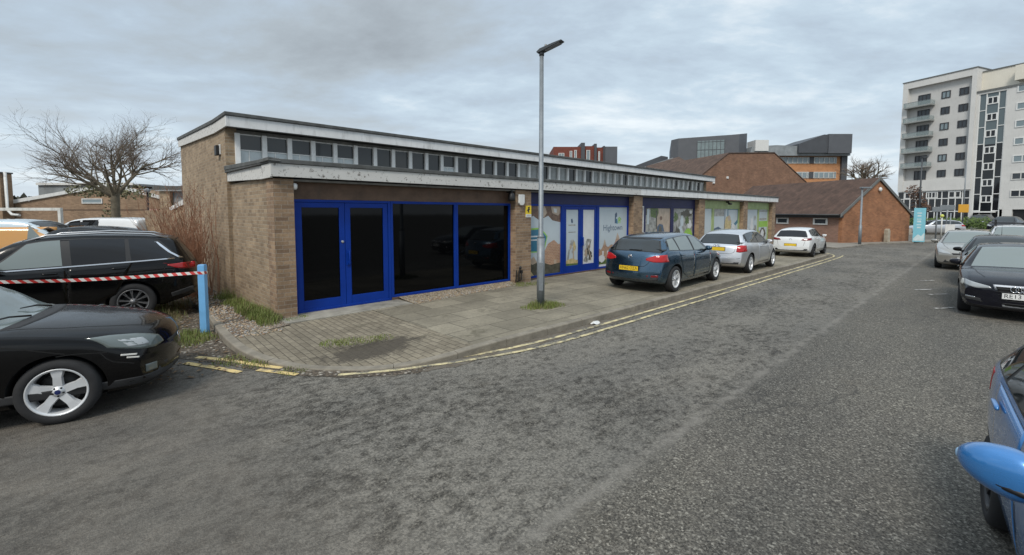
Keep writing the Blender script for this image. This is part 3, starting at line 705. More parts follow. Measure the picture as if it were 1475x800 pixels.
# bay 4
stall(17.965, 22.755, .40, M_LIME)
w = window(17.965, 19.35, .402, 2.362, M_CLGL, M_LIME, .08); f = Film(18.047, 19.268, .46, 2.305); f.rect(0, 0, 1, 1, PALE); f.rect(0, 0, 1, .17, LIMEF); f.done(w)
w = window(19.353, 22.755, .402, 2.362, M_CLGL, M_LIME, .13, .06)
f = Film(19.485, 22.623, .465, 2.30); f.rect(0, 0, 1, 1, PALE); f.rect(0, .80, .42, 1, STONE); f.poly([(.55, 1), (.55, .5), (.8, .45), (1, .6), (1, 1)], TEAL); f.poly([(.58, .98), (.60, .6), (.8, .55), (.98, .7), (.98, .98)], PALE)
f.poly([(0, .10), (0, .46), (.20, .52), (.38, .42), (.36, .08)], INK); f.rect(.04, .34, .24, .36, WHF); f.rect(.04, .26, .28, .28, WHF)
f.poly([(.42, .02), (.42, .56), (.50, .78), (.62, .82), (.72, .66), (.70, .30), (.60, .05)], GOLD); f.oval(.62, .74, .07, .09, SAND, 18, .2, 3); f.oval(.80, .46, .10, .16, WHF, 20, .3, 6); f.oval(.82, .26, .12, .12, STONE, 20, .5, 7); f.rect(0, 0, 1, .06, WHF); f.rect(.435, 0, .455, 1, INK); f.done(w)
# bay 5
stall(23.365, 27.415, .45, M_BROWN)
w = window(23.365, 25.70, .452, 2.362, M_CLGL, M_LIME, .10, .06); f = Film(23.467, 25.598, .515, 2.30); f.rect(0, 0, 1, 1, PALE)
for q, (cx, cy, rx, ry, m_) in enumerate(((.18, .88, .14, .08, STONE), (.12, .50, .12, .20, STONE), (.30, .24, .18, .20, WHF), (.12, .20, .10, .18, STONE), (.86, .30, .14, .34, STONE), (.82, .74, .08, .10, STONE), (.60, .55, .14, .30, WHF), (.80, .20, .10, .20, DARKF))): f.oval(cx, cy, rx, ry, m_, 22, .5, q+50)
f.done(w)
w = window(25.703, 27.415, .452, 2.362, M_CLGL, M_LIME, .08, .06); f = Film(25.785, 27.333, .515, 2.30); f.rect(0, 0, 1, 1, PALE); f.rect(0, .93, 1, .97, STONE); f.rect(0, .42, 1, .62, LIMEF); f.oval(.5, .68, .45, .05, STONE, 20, .3, 8)
f.oval(.5, .2, .4, .22, DARKF, 20, .3, 1); f.oval(.48, .18, .2, .18, WHF, 20, .2, 2); f.rect(0, 0, .2, .3, GOLD); f.done(w)
# fittings on the shop: things of their own
def on(o, u, v, z): return put(o, u, v, z)
mb = MB(); mb.blob((0, -.05, 0), (.045, .06, .065), 2.4); mb.box(-.04, .04, -.02, .03, -.05, .05); o = mb.build('security_light', M_WPL)
tag(o, 'small white dome light under the fascia beside the left blue door', 'light'); on(o, .035, .10, 2.60)
t_ = thing('security_light', 'black downward lamp hanging under the brown board right of the black windows', 'light'); on(t_, 5.66, .02, 2.55)
mb = MB(); mb.lathe([(.03, .17), (.035, .12), (.085, .07), (.10, -.06), (.085, -.12), (.001, -.13)], 'z', 20); mb.build('lamp_head', M_BLK, t_); mb = MB(); mb.box(-.03, .03, .03, .17, .10, .15); mb.build('bracket', M_BLK, t_)
t_ = thing('alarm_box', 'white alarm box high on the brick pier above the yellow sign', 'alarm'); on(t_, 5.98, -.001, 2.46)
mb = MB(); mb.prism([(-.11, .15), (.11, .15), (.11, -.08), (.05, -.15), (-.05, -.15), (-.11, -.08)], 'y', -.075, -.02); mb.build('cover', M_WPL, t_, bev=.012); mb = MB(); mb.box(-.10, .10, -.018, 0, -.12, .14); mb.build('back_plate', M_ALU, t_)
t_ = thing('warning_sign', 'yellow and white camera warning sign on the pier right of the black windows', 'sign'); on(t_, 6.30, -.002, 2.14)
M_SY = plain('sign_yellow', (.72, .52, .02), .4, var=.05); 
mb = MB(); mb.box(-.115, .115, -.012, 0, -.165, .165, 0); mb.build('plate', M_SY, t_, bev=.003)
mb = MB(); mb.box(-.113, .113, -.0142, -.0125, -.163, -.075, 0); mb.poly([(-.07, -.0144, .03), (-.02, -.0144, .0), (.06, -.0144, .06), (.02, -.0144, .11)], 1); mb.poly([(-.03, -.0146, -.03), (.03, -.0146, -.03), (.015, -.0146, .03), (-.01, -.0146, .03)], 1); mb.poly([(-.02, -.0147, .085), (.05, -.0147, .115), (.045, -.0147, .14), (-.03, -.0147, .12)], 1)
mb.box(-.085, .085, -.0155, -.0146, -.105, -.098, 1); mb.box(-.085, .085, -.0155, -.0146, -.135, -.128, 1)
mb.build('pictogram', [M_WPL, M_BLK], t_, fix=False)
mb = MB(); mb.tube([(0, .06, -.28), (0, -.02, -.25), (0, -.03, 0), (.02, -.05, .10)], .022, 10); mb.blob((.02, -.06, .12), (.04, .035, .05)); mb.tube([(.09, .06, -.25), (.09, -.02, -.23), (.09, -.03, -.02)], .018, 8); mb.box(.05, .13, -.05, -.01, -.04, .05); mb.tube([(-.06, .05, -.28), (-.06, 0, .06)], .014, 8)
o = mb.build('standpipe', M_BLK, bev=.003); tag(o, 'black pipe stub with a tap at the foot of the pier beside the black window', 'pipe'); on(o, 5.86, -.05, .45)
t_ = thing('wall_lamp', 'black and white lamp box on the side wall of the raised block', 'light'); t_.location = L2W(HB, 4.0, 3.62); t_.rotation_euler = (0, 0, ROTZ)
mb = MB(); mb.box(-.10, -.03, -.10, .10, -.12, .12); mb.build('lamp_head', M_BLK, t_, bev=.01); mb = MB(); mb.box(-.029, -.002, -.14, .12, -.10, .14); mb.build('back_plate', M_WPL, t_, bev=.004)
t_ = thing('security_light', 'black spotlight under the white fascia above the lime green windows', 'light'); on(t_, 20.9, .06, 2.60)
mb = MB(); mb.blob((0, -.05, -.04), (.06, .10, .05), 3); mb.build('lamp_head', M_BLK, t_); mb = MB(); mb.box(-.02, .02, -.01, .13, .0, .09); mb.build('bracket', M_BLK, t_)
t_ = thing('floodlight', 'round white floodlight standing on the low roof in front of the high windows', 'light'); on(t_, 2.2, 3.22, 3.10)
mb = MB(); mb.blob((0, 0, .14), (.06, .05, .055)); mb.build('lamp_head', M_WPL, t_); mb = MB(); mb.tube([(0, 0, 0), (0, 0, .10)], .018, 8); mb.build('stem', M_WPL, t_)
# ------------------------------------------------------------------ cars
M_TYRE = plain('tyre_rubber', (.017, .017, .018), .85, var=.25, sc=8)
M_WELL = plain('wheel_well_black', (.006, .006, .006), .95, var=.1)
M_TRIM = plain('black_trim', (.010, .010, .011), .45, var=.15)
M_PLAS = plain('grey_black_plastic', (.022, .022, .023), .7, var=.2, sc=12)
M_CHROME = plain('chrome', (.62, .63, .65), .16, metal=1.0, var=.04)
M_ALLOY = plain('silver_alloy', (.62, .63, .64), .38, metal=.30, var=.08)
M_ALLOYD = plain('dark_alloy', (.03, .03, .032), .4, metal=.4, var=.1)
M_DISC = plain('brake_disc', (.045, .044, .043), .6, metal=.4, var=.2)
M_CGL = glass('car_glass', (.014, .018, .019), .03, .75)
M_CGLP = glass('painted_pale_car_glass', (.17, .20, .195), .04, .8)  # pale base colour stands in for reflected sky and brightness seen through
M_CGLT = glass('tinted_car_glass', (.005, .005, .006), .04, .55)
M_HL = glass('headlamp_lens', (.34, .36, .37), .08, .8)
M_HLD = glass('smoked_headlamp_lens', (.11, .13, .125), .06, .8)
M_RED = glass('red_lamp_lens', (.38, .010, .012), .10, .6)
M_REDD = glass('dark_red_lamp_lens', (.16, .006, .008), .10, .6)
M_AMB = glass('amber_lens', (.55, .20, .02), .15, .5)
M_CLR = glass('clear_lens', (.55, .54, .50), .12, .6)
M_PLY = plain('yellow_plate', (.74, .50, .03), .4, var=.05); M_PLW = plain('white_plate', (.68, .68, .66), .4, var=.04)
M_PLT = plain('plate_ink', (.008, .008, .01), .5, var=.05)
def pchip(tab):
    xs = [p[0] for p in tab]; ys = [p[1] for p in tab]; n = len(xs)
    h = [xs[i+1]-xs[i] for i in range(n-1)]; d = [(ys[i+1]-ys[i])/h[i] for i in range(n-1)]
    m = [0.0]*n; m[0] = d[0]; m[-1] = d[-1]
    for i in range(1, n-1):
        if d[i-1]*d[i] > 0: m[i] = 2*d[i-1]*d[i]/(d[i-1]+d[i])
    def f(x):
        if x <= xs[0]: return ys[0]
        if x >= xs[-1]: return ys[-1]
        i = 0
        while x > xs[i+1]: i += 1
        t = (x-xs[i])/h[i]
        return ys[i]*(1+2*t)*(1-t)**2 + h[i]*m[i]*t*(1-t)**2 + ys[i+1]*t*t*(3-2*t) + h[i]*m[i+1]*t*t*(t-1)
    return f
def sst(a, b_, x):
    t = min(1, max(0, (x-a)/(b_-a))); return t*t*(3-2*t)
class Shell:
    def __init__(s, sp):
        s.sp = sp; s.L, s.W, s.H = sp['L'], sp['W'], sp['H']
        s.T = pchip(sp['top']); s.B = pchip(sp['bot']); s.belt = pchip(sp['belt']); s.wd = pchip(sp['wd']); s.wr = pchip(sp['wr'])
        s.kf, s.kr = sp.get('kf', .30), sp.get('kr', .15); s.kfr = sp.get('kfr', 2.1); s.krr = sp.get('krr', 1.0)
        s.x0 = sp['fo'] + sp['wb']/2; s.cache = {}
    def edge(s, q):
        T = s.T(q); bl = s.belt(q); f = min(1, max(0, (T-bl)/(s.H-bl)))
        f = f**.9
        return (1-f)*s.wd(q)*s.sp.get('bw', .90) + f*s.wr(q), T-(.035+.03*f), f
    def ring(s, q):
        k = round(q, 3)
        if k in s.cache: return s.cache[k]
        zb, T, wd = s.B(q), s.T(q), s.wd(q); zl = max(zb+.04, min(s.belt(q), T-.055)); h = zl-zb
        we, ze, f = s.edge(q); ze = max(ze, zl+.012)
        bw = s.sp.get('bel', .955)
        P = [(0, zb), (.70*wd, zb), (.895*wd, zb+.015), (.955*wd, zb+.16*h), (.985*wd, zb+.40*h), (wd, zb+.60*h), (.99*wd, zb+.82*h), (.978*wd, zb+.93*h), (bw*wd, zl),
             (bw*wd*.62+we*.38+.014*f, zl*.62+ze*.38), (bw*wd*.28+we*.72+.014*f, zl*.28+ze*.72), (we, ze), (.90*we, T-(T-ze)*.52), (.5*we, T-(T-ze)*.13), (0, T)]
        Q = [P[0]]
        for a, b_ in zip(P[:-1], P[1:]):
            Q += [(a[0]*.75+b_[0]*.25, a[1]*.75+b_[1]*.25), (a[0]*.25+b_[0]*.75, a[1]*.25+b_[1]*.75)]
        Q = Q + [P[-1]]
        s.cache[k] = Q; return Q
    def Wat(s, q, z):
        R_ = s.ring(q); best = -1
        for a, b_ in zip(R_[:-1], R_[1:]):
            lo, hi = (a, b_) if a[1] <= b_[1] else (b_, a)
            if lo[1] <= z <= hi[1]:
                t = 0 if hi[1] == lo[1] else (z-lo[1])/(hi[1]-lo[1])
                best = max(best, lo[0]+(hi[0]-lo[0])*t)
        return best
    def Zat(s, q, y):
        R_ = s.ring(q); y = abs(y); best = -1
        for a, b_ in zip(R_[:-1], R_[1:]):
            lo, hi = (a, b_) if a[0] <= b_[0] else (b_, a)
            if lo[0] <= y <= hi[0]:
                t = 0 if hi[0] == lo[0] else (y-lo[0])/(hi[0]-lo[0])
                best = max(best, lo[1]+(hi[1]-lo[1])*t)
        return best if best > 0 else max(p[1] for p in R_ if p[0] > .0)*.97
    def ds(s, q, y):
        k = min(1.1, abs(y)/(s.W/2))
        return s.kf*k**2.2*(1-sst(0, s.kfr, q)) - s.kr*k**2.4*(1-sst(0, s.krr, s.L-q))
    def pt(s, q, y, z): return (s.x0 - (q + s.ds(q, y)), y, z)
    def S(s, y, z, rear):
        y = abs(y); q = 0.0; st = .03
        g = (lambda a: s.L-a) if rear else (lambda a: a)
        ok = lambda a: s.Wat(g(a), z) >= y
        if ok(0): return g(0)
        while q < 1.7 and not ok(q): q += st
        lo, hi = q-st, q
        for _ in range(7):
            m = (lo+hi)/2
            if ok(m): hi = m
            else: lo = m
        return g(hi)
    def P(s, proj, a, b_, off, side):
        if proj == 'side':
            q = a; y = s.W/2*.97
            for _ in range(4): q = a - s.ds(q, y)
            q = min(s.L, max(0, q)); w = s.Wat(q, b_)
            if w < 0: w = s.Wat(q, min(b_, s.T(q)-.03))
            return s.pt(q, side*(w+off), b_)
        if proj == 'top': return s.pt(a, side*b_, s.Zat(a, b_)+off)
        q = s.S(a, b_, proj == 'rear')
        p = s.pt(q + (off if proj == 'rear' else -off), side*a, b_)
        return (p[0], p[1]*(1+.5*off/max(.3, abs(a))), p[2])
def resamp(P, n):
    d = [0]
    for a, b_ in zip(P[:-1], P[1:]): d.append(d[-1]+math.dist(a, b_))
    out = []; j = 0
    for i in range(n+1):
        t = d[-1]*i/n
        while j < len(P)-2 and t > d[j+1]: j += 1
        k = (t-d[j])/max(1e-9, d[j+1]-d[j]); out.append((P[j][0]+(P[j+1][0]-P[j][0])*k, P[j][1]+(P[j+1][1]-P[j][1])*k))
    return out
def patch(sh, mb, proj, bottom, top, side=1, nu=14, nv=5, off=.004, mi=0, skirt=.014):
    Bq, Tq = resamp(bottom, nu), resamp(top, nu); g = []
    for i in range(nu+1):
        g.append([(Bq[i][0]+(Tq[i][0]-Bq[i][0])*j/nv, Bq[i][1]+(Tq[i][1]-Bq[i][1])*j/nv) for j in range(nv+1)])
    vs = [sh.P(proj, a, b_, off, side) for r in g for (a, b_) in r]; n = nv+1
    fs = [(i*n+j, (i+1)*n+j, (i+1)*n+j+1, i*n+j+1) for i in range(nu) for j in range(nv)]
    loop = [(i, 0) for i in range(nu)] + [(nu, j) for j in range(nv)] + [(i, nv) for i in range(nu, 0, -1)] + [(0, j) for j in range(nv, 0, -1)]
    m0 = len(vs)
    for (i, j) in loop: vs.append(sh.P(proj, g[i][j][0], g[i][j][1], off-skirt, side))
    m = len(loop)
    for k in range(m):
        a, b_ = loop[k], loop[(k+1) % m]
        fs.append((a[0]*n+a[1], m0+k, m0+(k+1) % m, b_[0]*n+b_[1]))
    mb.add(vs, fs, mi, True)
def seam(sh, mb, proj, pts, side=1, w=.009, off=.0012, mi=0):
    pts = resamp(pts, max(4, int(sum(math.dist(a, b_) for a, b_ in zip(pts[:-1], pts[1:]))/.06)))
    A, B_ = [], []
    for i, p in enumerate(pts):
        a, c = pts[max(0, i-1)], pts[min(len(pts)-1, i+1)]
        tx, ty = c[0]-a[0], c[1]-a[1]; L = math.hypot(tx, ty) or 1
        A.append((p[0]-ty/L*w/2, p[1]+tx/L*w/2)); B_.append((p[0]+ty/L*w/2, p[1]-tx/L*w/2))
    va = [sh.P(proj, *p, off, side) for p in A]; vb = [sh.P(proj, *p, off, side) for p in B_]; n = len(va)
    mb.add(va+vb, [(i, i+1, n+i+1, n+i) for i in range(n-1)], mi, True)
def sharp(o, ang=38):
    bm = bmesh.new(); bm.from_mesh(o.data)
    for e_ in bm.edges:
        e_.smooth = not (len(e_.link_faces) == 2 and e_.calc_face_angle(0) > R(ang))
    for f in bm.faces: f.smooth = True
    bm.to_mesh(o.data); bm.free()
_TY = {}
def wheel(root, x, y, r, w, style, rimf=.68, left=True, rimmat=None):
    key = (r, w, style, rimf, rimmat.name if rimmat else '')
    h = bpy.data.objects.new('wheel', None); COL.objects.link(h); h.parent = root; h.location = (x, y, r); h.rotation_euler = (0, random.uniform(0, 1.2), 0 if left else math.pi)
    if not left: h.rotation_euler = (0, 0, math.pi)
    if key in _TY:
        for nme, me in _TY[key]:
            o = bpy.data.objects.new(nme, me); COL.objects.link(o); o.parent = h
        return h
    rr = r*rimf; hw = w/2
    mb = MB(); mb.lathe([(rr, hw-.012), (rr+.012, hw+.002), (rr+(r-rr)*.45, hw+.006), (r-.022, hw-.003), (r-.006, hw-.018), (r, hw-.04), (r, -hw+.04), (r-.006, -hw+.018), (r-.022, -hw), (rr+.012, -hw), (rr, -hw+.012)], 'y', 44)
    ty = mb.build('tyre', M_TYRE, h)
    mb = MB(); m0 = 0
    mb.lathe([(rr+.004, hw-.014), (rr+.004, hw-.002), (rr-.004, hw), (rr-.014, hw-.006), (rr-.020, hw-.02), (rr-.026, -.02), (rr-.03, -hw+.02)], 'y', 44, 0)
    mb.lathe([(rr-.03, -.03), (.001, -.03)], 'y', 32, 1); mb.lathe([(rr*.72, -.018), (rr*.72, -.008), (.06, -.008)], 'y', 32, 2)
    yo = hw-.012
    def spoke(a, w0, w1, r0, r1, y0, y1, th=.035, mi=0):
        ca, sa = math.cos(a), math.sin(a)
        q = lambda rad, t_, yy: (rad*ca - t_*sa, yy, rad*sa + t_*ca)
        mb.hexa([q(r0, -w0, y0-th), q(r1, -w1, y1-th), q(r1, w1, y1-th), q(r0, w0, y0-th), q(r0, -w0*.82, y0), q(r1, -w1*.82, y1), q(r1, w1*.82, y1), q(r0, w0*.82, y0)], mi)
    hub = .062
    if style == 'five':
        for k in range(5):
            a = 2*math.pi*k/5 + .31; spoke(a, .044, .038, hub*.6, rr*.62, yo-.018, yo-.008); spoke(a, .038, .060, rr*.61, rr-.012, yo-.008, yo-.006)
    elif style == 'ten':
        for k in range(10):
            a = 2*math.pi*k/10; s_ = .10 if k % 2 else -.10
            spoke(a+s_*.3, .012, .010, hub*.8, rr*.66, yo-.02, yo-.006); spoke(a+s_*.3-.05, .007, .009, rr*.62, rr-.012, yo-.006, yo-.004); spoke(a+s_*.3+.07, .007, .009, rr*.62, rr-.012, yo-.006, yo-.004)
    elif style == 'twin':
        for k in range(5):
            for d in (-.19, .19): spoke(2*math.pi*k/5+.2+d, .014, .016, hub*.8, rr-.012, yo-.02, yo-.005)
    else:
        for k in range(7): spoke(2*math.pi*k/7, .022, .020, hub*.7, rr-.012, yo-.015, yo-.005)
    mb.lathe([(hub, yo-.05), (hub, yo-.018), (hub*.55, yo-.012), (hub*.5, yo-.006), (.001, yo-.004)], 'y', 20, 0)
    for k in range(5): mb.lathe([(.009, yo-.02), (.009, yo-.009), (.001, yo-.009)], 'y', 8, 1, c=(.043*math.cos(k*1.2566+.31+.63), 0, .043*math.sin(k*1.2566+.31+.63)))
    ri = mb.build('rim', [rimmat or M_ALLOY, M_WELL, M_DISC], h, bev=.004)
    _TY[key] = [('tyre', ty.data), ('rim', ri.data)]
    return h
def plate(root, sh, rear, z, s, yel, w=.52, y0=0, tilt=0.0, off=.012):
    q = sh.S(0, z, rear); x = sh.pt(q, 0, z)[0]; d = -1 if rear else 1
    mb = MB(); a, b_ = sorted((x + d*(off-.03), x + d*off)); mb.box(a, b_, y0-w/2-.012, y0+w/2+.012, z-.066, z+.066, 1); 
    a, b_ = sorted((x + d*(off-.004), x + d*(off+.006))); mb.box(a, b_, y0-w/2, y0+w/2, z-.055, z+.055, 0)
    fx = x + d*(off+.0068)
    if s: text_mb(mb, s, .108, (lambda X, Y: (fx, y0 - X if rear else y0 + X, z+Y)), 2, w*.90)
    return mb.build('number_plate', [M_PLY if yel else M_PLW, M_TRIM, M_PLT], root, fix=False)
def mirror(root, sh, s, z, side, mat, w=.20):
    p = sh.P('side', s, z, 0, side); mb = MB(); c = (p[0]+.015, p[1]+side*(w*.56), z+.06)
    vs0 = len(mb.v); mb.blob(c, (.075, w*.5, .075), 2.8, 18, 10)
    for i in range(vs0, len(mb.v)):                      # pull the shell back towards its outer end
        v_ = list(mb.v[i]); k = (v_[1]-p[1])*side; v_[0] -= max(0, k)*.35; v_[2] += (v_[2]-c[2])*(-.25*k/w); mb.v[i] = tuple(v_)
    o = mb.build('wing_mirror', mat, root)
    mb = MB(); mb.tube([(p[0]+.02, p[1]-side*.01, z+.0), (p[0]+.012, p[1]+side*.07, z+.035)], [.032, .026], 10); mb.build('stalk', M_TRIM, o)
    return o
HATCH = dict(L=4.34, W=1.84, H=1.46, wb=2.64, fo=.87, r=.32, tw=.205,
    top=[(0, .60), (.04, .67), (.14, .745), (.35, .83), (.75, .915), (1.10, .965), (1.24, .99), (1.62, 1.22), (1.95, 1.385), (2.25, 1.445), (2.65, 1.46), (3.2, 1.435), (3.72, 1.37), (3.86, 1.335), (4.02, 1.17), (4.17, 1.0), (4.26, .90), (4.32, .72), (4.34, .58)],
    bot=[(0, .27), (.10, .20), (.5, .17), (3.8, .17), (4.2, .24), (4.34, .32)],
    belt=[(0, .60), (.4, .78), (1.2, .925), (2.0, .95), (3.2, 1.0), (3.9, 1.03), (4.34, 1.0)],
    wd=[(0, .80), (.3, .87), (.9, .915), (2.2, .92), (3.4, .915), (4.1, .87), (4.34, .80)],
    wr=[(0, .6), (1.2, .66), (2.0, .615), (3.0, .605), (3.8, .575), (4.34, .62)])
def scale_spec(base, **kw):
    sp = {k: (list(v) if isinstance(v, list) else v) for k, v in base.items()}
    L, W, H = kw.get('L', sp['L']), kw.get('W', sp['W']), kw.get('H', sp['H'])
    a, b_, c = L/sp['L'], W/sp['W'], H/sp['H']
    for k in ('top', 'belt'): sp[k] = [(p[0]*a, p[1]*(1+(c-1)*min(1, p[1]/1.0))) if c != 1 else (p[0]*a, p[1]) for p in sp[k]]
    sp['bot'] = [(p[0]*a, p[1]) for p in sp['bot']]
    for k in ('wd', 'wr'): sp[k] = [(p[0]*a, p[1]*b_) for p in sp[k]]
    sp.update(kw)
    return sp
def car(name, label, cat, sp, mat, loc, head, group=None):
    """head: unit vector the car faces"""
    rz = math.atan2(head[1], head[0])
    root = thing(name, label, cat, (loc[0], loc[1], loc[2]), rz, group)
    sh = Shell(sp); L, W, H = sh.L, sh.W, sh.H; r = sp['r']
    st = [L*i/64 for i in range(65)] + [.02, .04, .10, L-.02, L-.05, L-.10, L-.16, L-.21, L-.26] + [p[0] for p in sp['top']]
    st = sorted(set(round(x, 3) for x in st))
    st = [a for i, a in enumerate(st) if i == 0 or a-st[i-1] > .012]
    if st[-1] != round(L, 3): st[-1] = round(L, 3)
    mb = MB(); vs = []; n = None
    for q in st:
        g = sh.ring(q); full = g + [(-y, z) for y, z in reversed(g[1:-1])]; n = len(full)
        vs += [sh.pt(q, y, z) for y, z in full]
    fs = [(i*n+k, i*n+(k+1) % n, (i+1)*n+(k+1) % n, (i+1)*n+k) for i in range(len(st)-1) for k in range(n)]
    for (q, base, flip) in ((st[0], 0, False), (st[-1], (len(st)-1)*n, True)):
        g = sh.ring(q); full = g + [(-y, z) for y, z in reversed(g[1:-1])]; zc = (g[0][1]+g[-1][1])/2; prev = [base+k for k in range(n)]
        for sc_ in (.7, .35):
            cur = [len(vs)+k for k in range(n)]
            bul = (1-sc_)*.03*(-1 if q > 1 else 1)
            for y, z in full: p = sh.pt(q, y*sc_, zc+(z-zc)*sc_); vs.append((p[0]+bul, p[1], p[2]))
            fs += [(prev[k], cur[k], cur[(k+1) % n], prev[(k+1) % n]) for k in range(n)]; prev = cur
        fs.append(tuple(prev))
    mb.add(vs, fs, 0, True)
    body = mb.build('body', [mat, M_WELL], root)
    cut = MB(); R0 = r + sp.get('gap', .05); axf, axr = sp['wb']/2, -sp['wb']/2
    for ax in (axf, axr):
        for sd_ in (-1, 1):
            y1 = sd_*(W/2+.15); y0 = sd_*(W/2-.30)
            cut.lathe([(.001, y0), (R0, y0), (R0, y1), (.001, y1)], 'y', 48, c=(ax, 0, r+.005), sm=False)
    cu = cut.build('cutter', [M_WELL])
    body.parent = None
    md = body.modifiers.new('b', 'BOOLEAN'); md.object = cu; md.operation = 'DIFFERENCE'; md.solver = 'EXACT'
    try: md.material_mode = 'TRANSFER'
    except Exception: pass
    bpy.context.view_layer.update(); dg = bpy.context.evaluated_depsgraph_get()
    me = bpy.data.meshes.new_from_object(body.evaluated_get(dg)); body.modifiers.clear(); old = body.data; body.data = me; bpy.data.meshes.remove(old)
    me.name = 'body'; bpy.data.objects.remove(cu); body.parent = root
    sharp(body)
    # glass
    gl, glw = sp.get('glass', M_CGL), sp.get('screen', M_CGL)
    def screen(nm, s0, s1, i0, i1, m_, off=.004):
        for (o_, ins, mm, nm2) in ((off*.4, -.03, M_TRIM, None), (off, 0.012, m_, nm)):
            mb = MB(); nu, nv = 18, 10; vs = []
            for j in range(nv+1):
                q = s0+(s1-s0)*j/nv + (0 if nm2 else (-.02 if j == 0 else .02 if j == nv else 0))*(1 if s1 > s0 else -1)
                ye = sh.edge(q)[0] - (i0+(i1-i0)*j/nv) - ins
                for i in range(nu+1):
                    y = ye*(-1+2*i/nu); p = sh.pt(q, y, sh.Zat(q, y)); nx = .5 if nm.startswith('wind') else -.6
                    vs.append((p[0]+o_*nx, p[1], p[2]+o_))
            mb.add(vs, [(j*(nu+1)+i, j*(nu+1)+i+1, (j+1)*(nu+1)+i+1, (j+1)*(nu+1)+i) for j in range(nv) for i in range(nu)], 0, True)
            if nm2: mb.build(nm2, mm, root)
            else: mb.build(nm+'_seal', mm, root)
    screen('windscreen', sp['ws'][0], sp['ws'][1], .07, .075, glw)
    if sp.get('rw'): screen('rear_window', sp['rw'][0], sp['rw'][1], *sp.get('rwi', (.10, .11)), sp.get('rglass', gl))
    def zlo(q): return sh.belt(q) + .016
    def zhi(q): return max(sh.belt(q)+.018, sh.edge(q)[1] - .022)
    def dlo(nm, s0b, s0t, s1b, s1t, m_, off, side, lo=0, hi=0, parent=root):
        mb = MB(); nu, nv = 22, 6; vs = []
        for i in range(nu+1):
            for j in range(nv+1):
                sb, stp = s0b+(s1b-s0b)*i/nu, s0t+(s1t-s0t)*i/nu; q = sb+(stp-sb)*j/nv
                z0, z1 = zlo(q)+lo, zhi(q)-hi
                z1 = max(z1, z0+.001); vs.append(sh.P('side', q, z0+(z1-z0)*j/nv, off, side))
        mb.add(vs, [(i*(nv+1)+j, (i+1)*(nv+1)+j, (i+1)*(nv+1)+j+1, i*(nv+1)+j+1) for i in range(nu) for j in range(nv)], 0, True)
        return mb.build(nm, m_, parent)
    D = sp['dlo']
    for side in (1, -1):
        dlo('window_surround', *D[0], sp.get('surround', M_TRIM), .0025, side)
        for w_ in D[1:]:
            dlo('side_window', *w_[:4], w_[4] if len(w_) > 4 else gl, .006, side, .012, .012)
        for (b0, b1, t0, t1) in sp.get('doors', ()):
            z0, z1 = sp.get('dz', (.30, None)); ins = .005
            mk = lambda e_, o_: ([(b0+e_, z0+e_), ((b0+b1)/2, z0+e_), (b1-e_, (sp.get('rz', z0) if b1 > sp['fo']+sp['wb']-.45 else z0)+e_)], [(t0+e_, sh.belt(t0)-.012-e_), ((t0+t1)/2, sh.belt((t0+t1)/2)-.012-e_), (t1-e_, sh.belt(t1)-.012-e_)])
            mb = MB(); patch(sh, mb, 'side', *mk(-.004, 0), side, 14, 8, .0006, 0, .004); mb.build('door_gap', M_WELL, root)
            mb = MB(); patch(sh, mb, 'side', *mk(.003, 0), side, 14, 8, .0035, 0, .003); d = mb.build('door', mat, root)
            if sp.get('handles', True):
                hq, hz_ = t1-.20, sh.belt(t1)-.105; p = sh.P('side', hq, hz_, .012, side)
                mb = MB(); mb.blob((p[0], p[1]+side*.012, p[2]), (.10, .014, .017), 3, 12, 8); mb.build('door_handle', sp.get('hmat', mat), d)
        # lights
        for (nm, proj, bt, tp, m_) in sp.get('lamps', ()):
            mb = MB(); patch(sh, mb, proj, bt, tp, side, 14, 6, .006, 0, .02); mb.build(nm, m_, root)
        if sp.get('mirror', True):
            mirror(root, sh, sp.get('ms', sp['ws'][0]+.52), sh.belt(sp['ws'][0]+.52)+.01, side, sp.get('mm', mat))
        wy = side*(W/2 - sp['tw']/2 - sp.get('inset', .025))
        for ax in (axf, axr): wheel(root, ax, wy, r, sp['tw'], sp.get('style', 'seven'), sp.get('rimf', .68), side > 0, sp.get('rimmat'))
    for (nm, proj, bt, tp, m_) in sp.get('centre', ()):      # patches that cross the middle
        mb = MB(); patch(sh, mb, proj, bt, tp, 1, 26, 6, sp.get('coff', .005), 0, .02); mb.build(nm, m_, root)
    if sp.get('seams'):
        mb = MB()
        for proj, pts in sp['seams']:
            for side in (1, -1): seam(sh, mb, proj, pts, side)
        mb.build('panel_gap', M_WELL, root, fix=False)
    if sp.get('fplate') is not None: plate(root, sh, False, sp.get('fz', .43), sp['fplate'], False)
    if sp.get('rplate') is not None: plate(root, sh, True, sp.get('rz_', .80), sp['rplate'], True)
    return root, sh
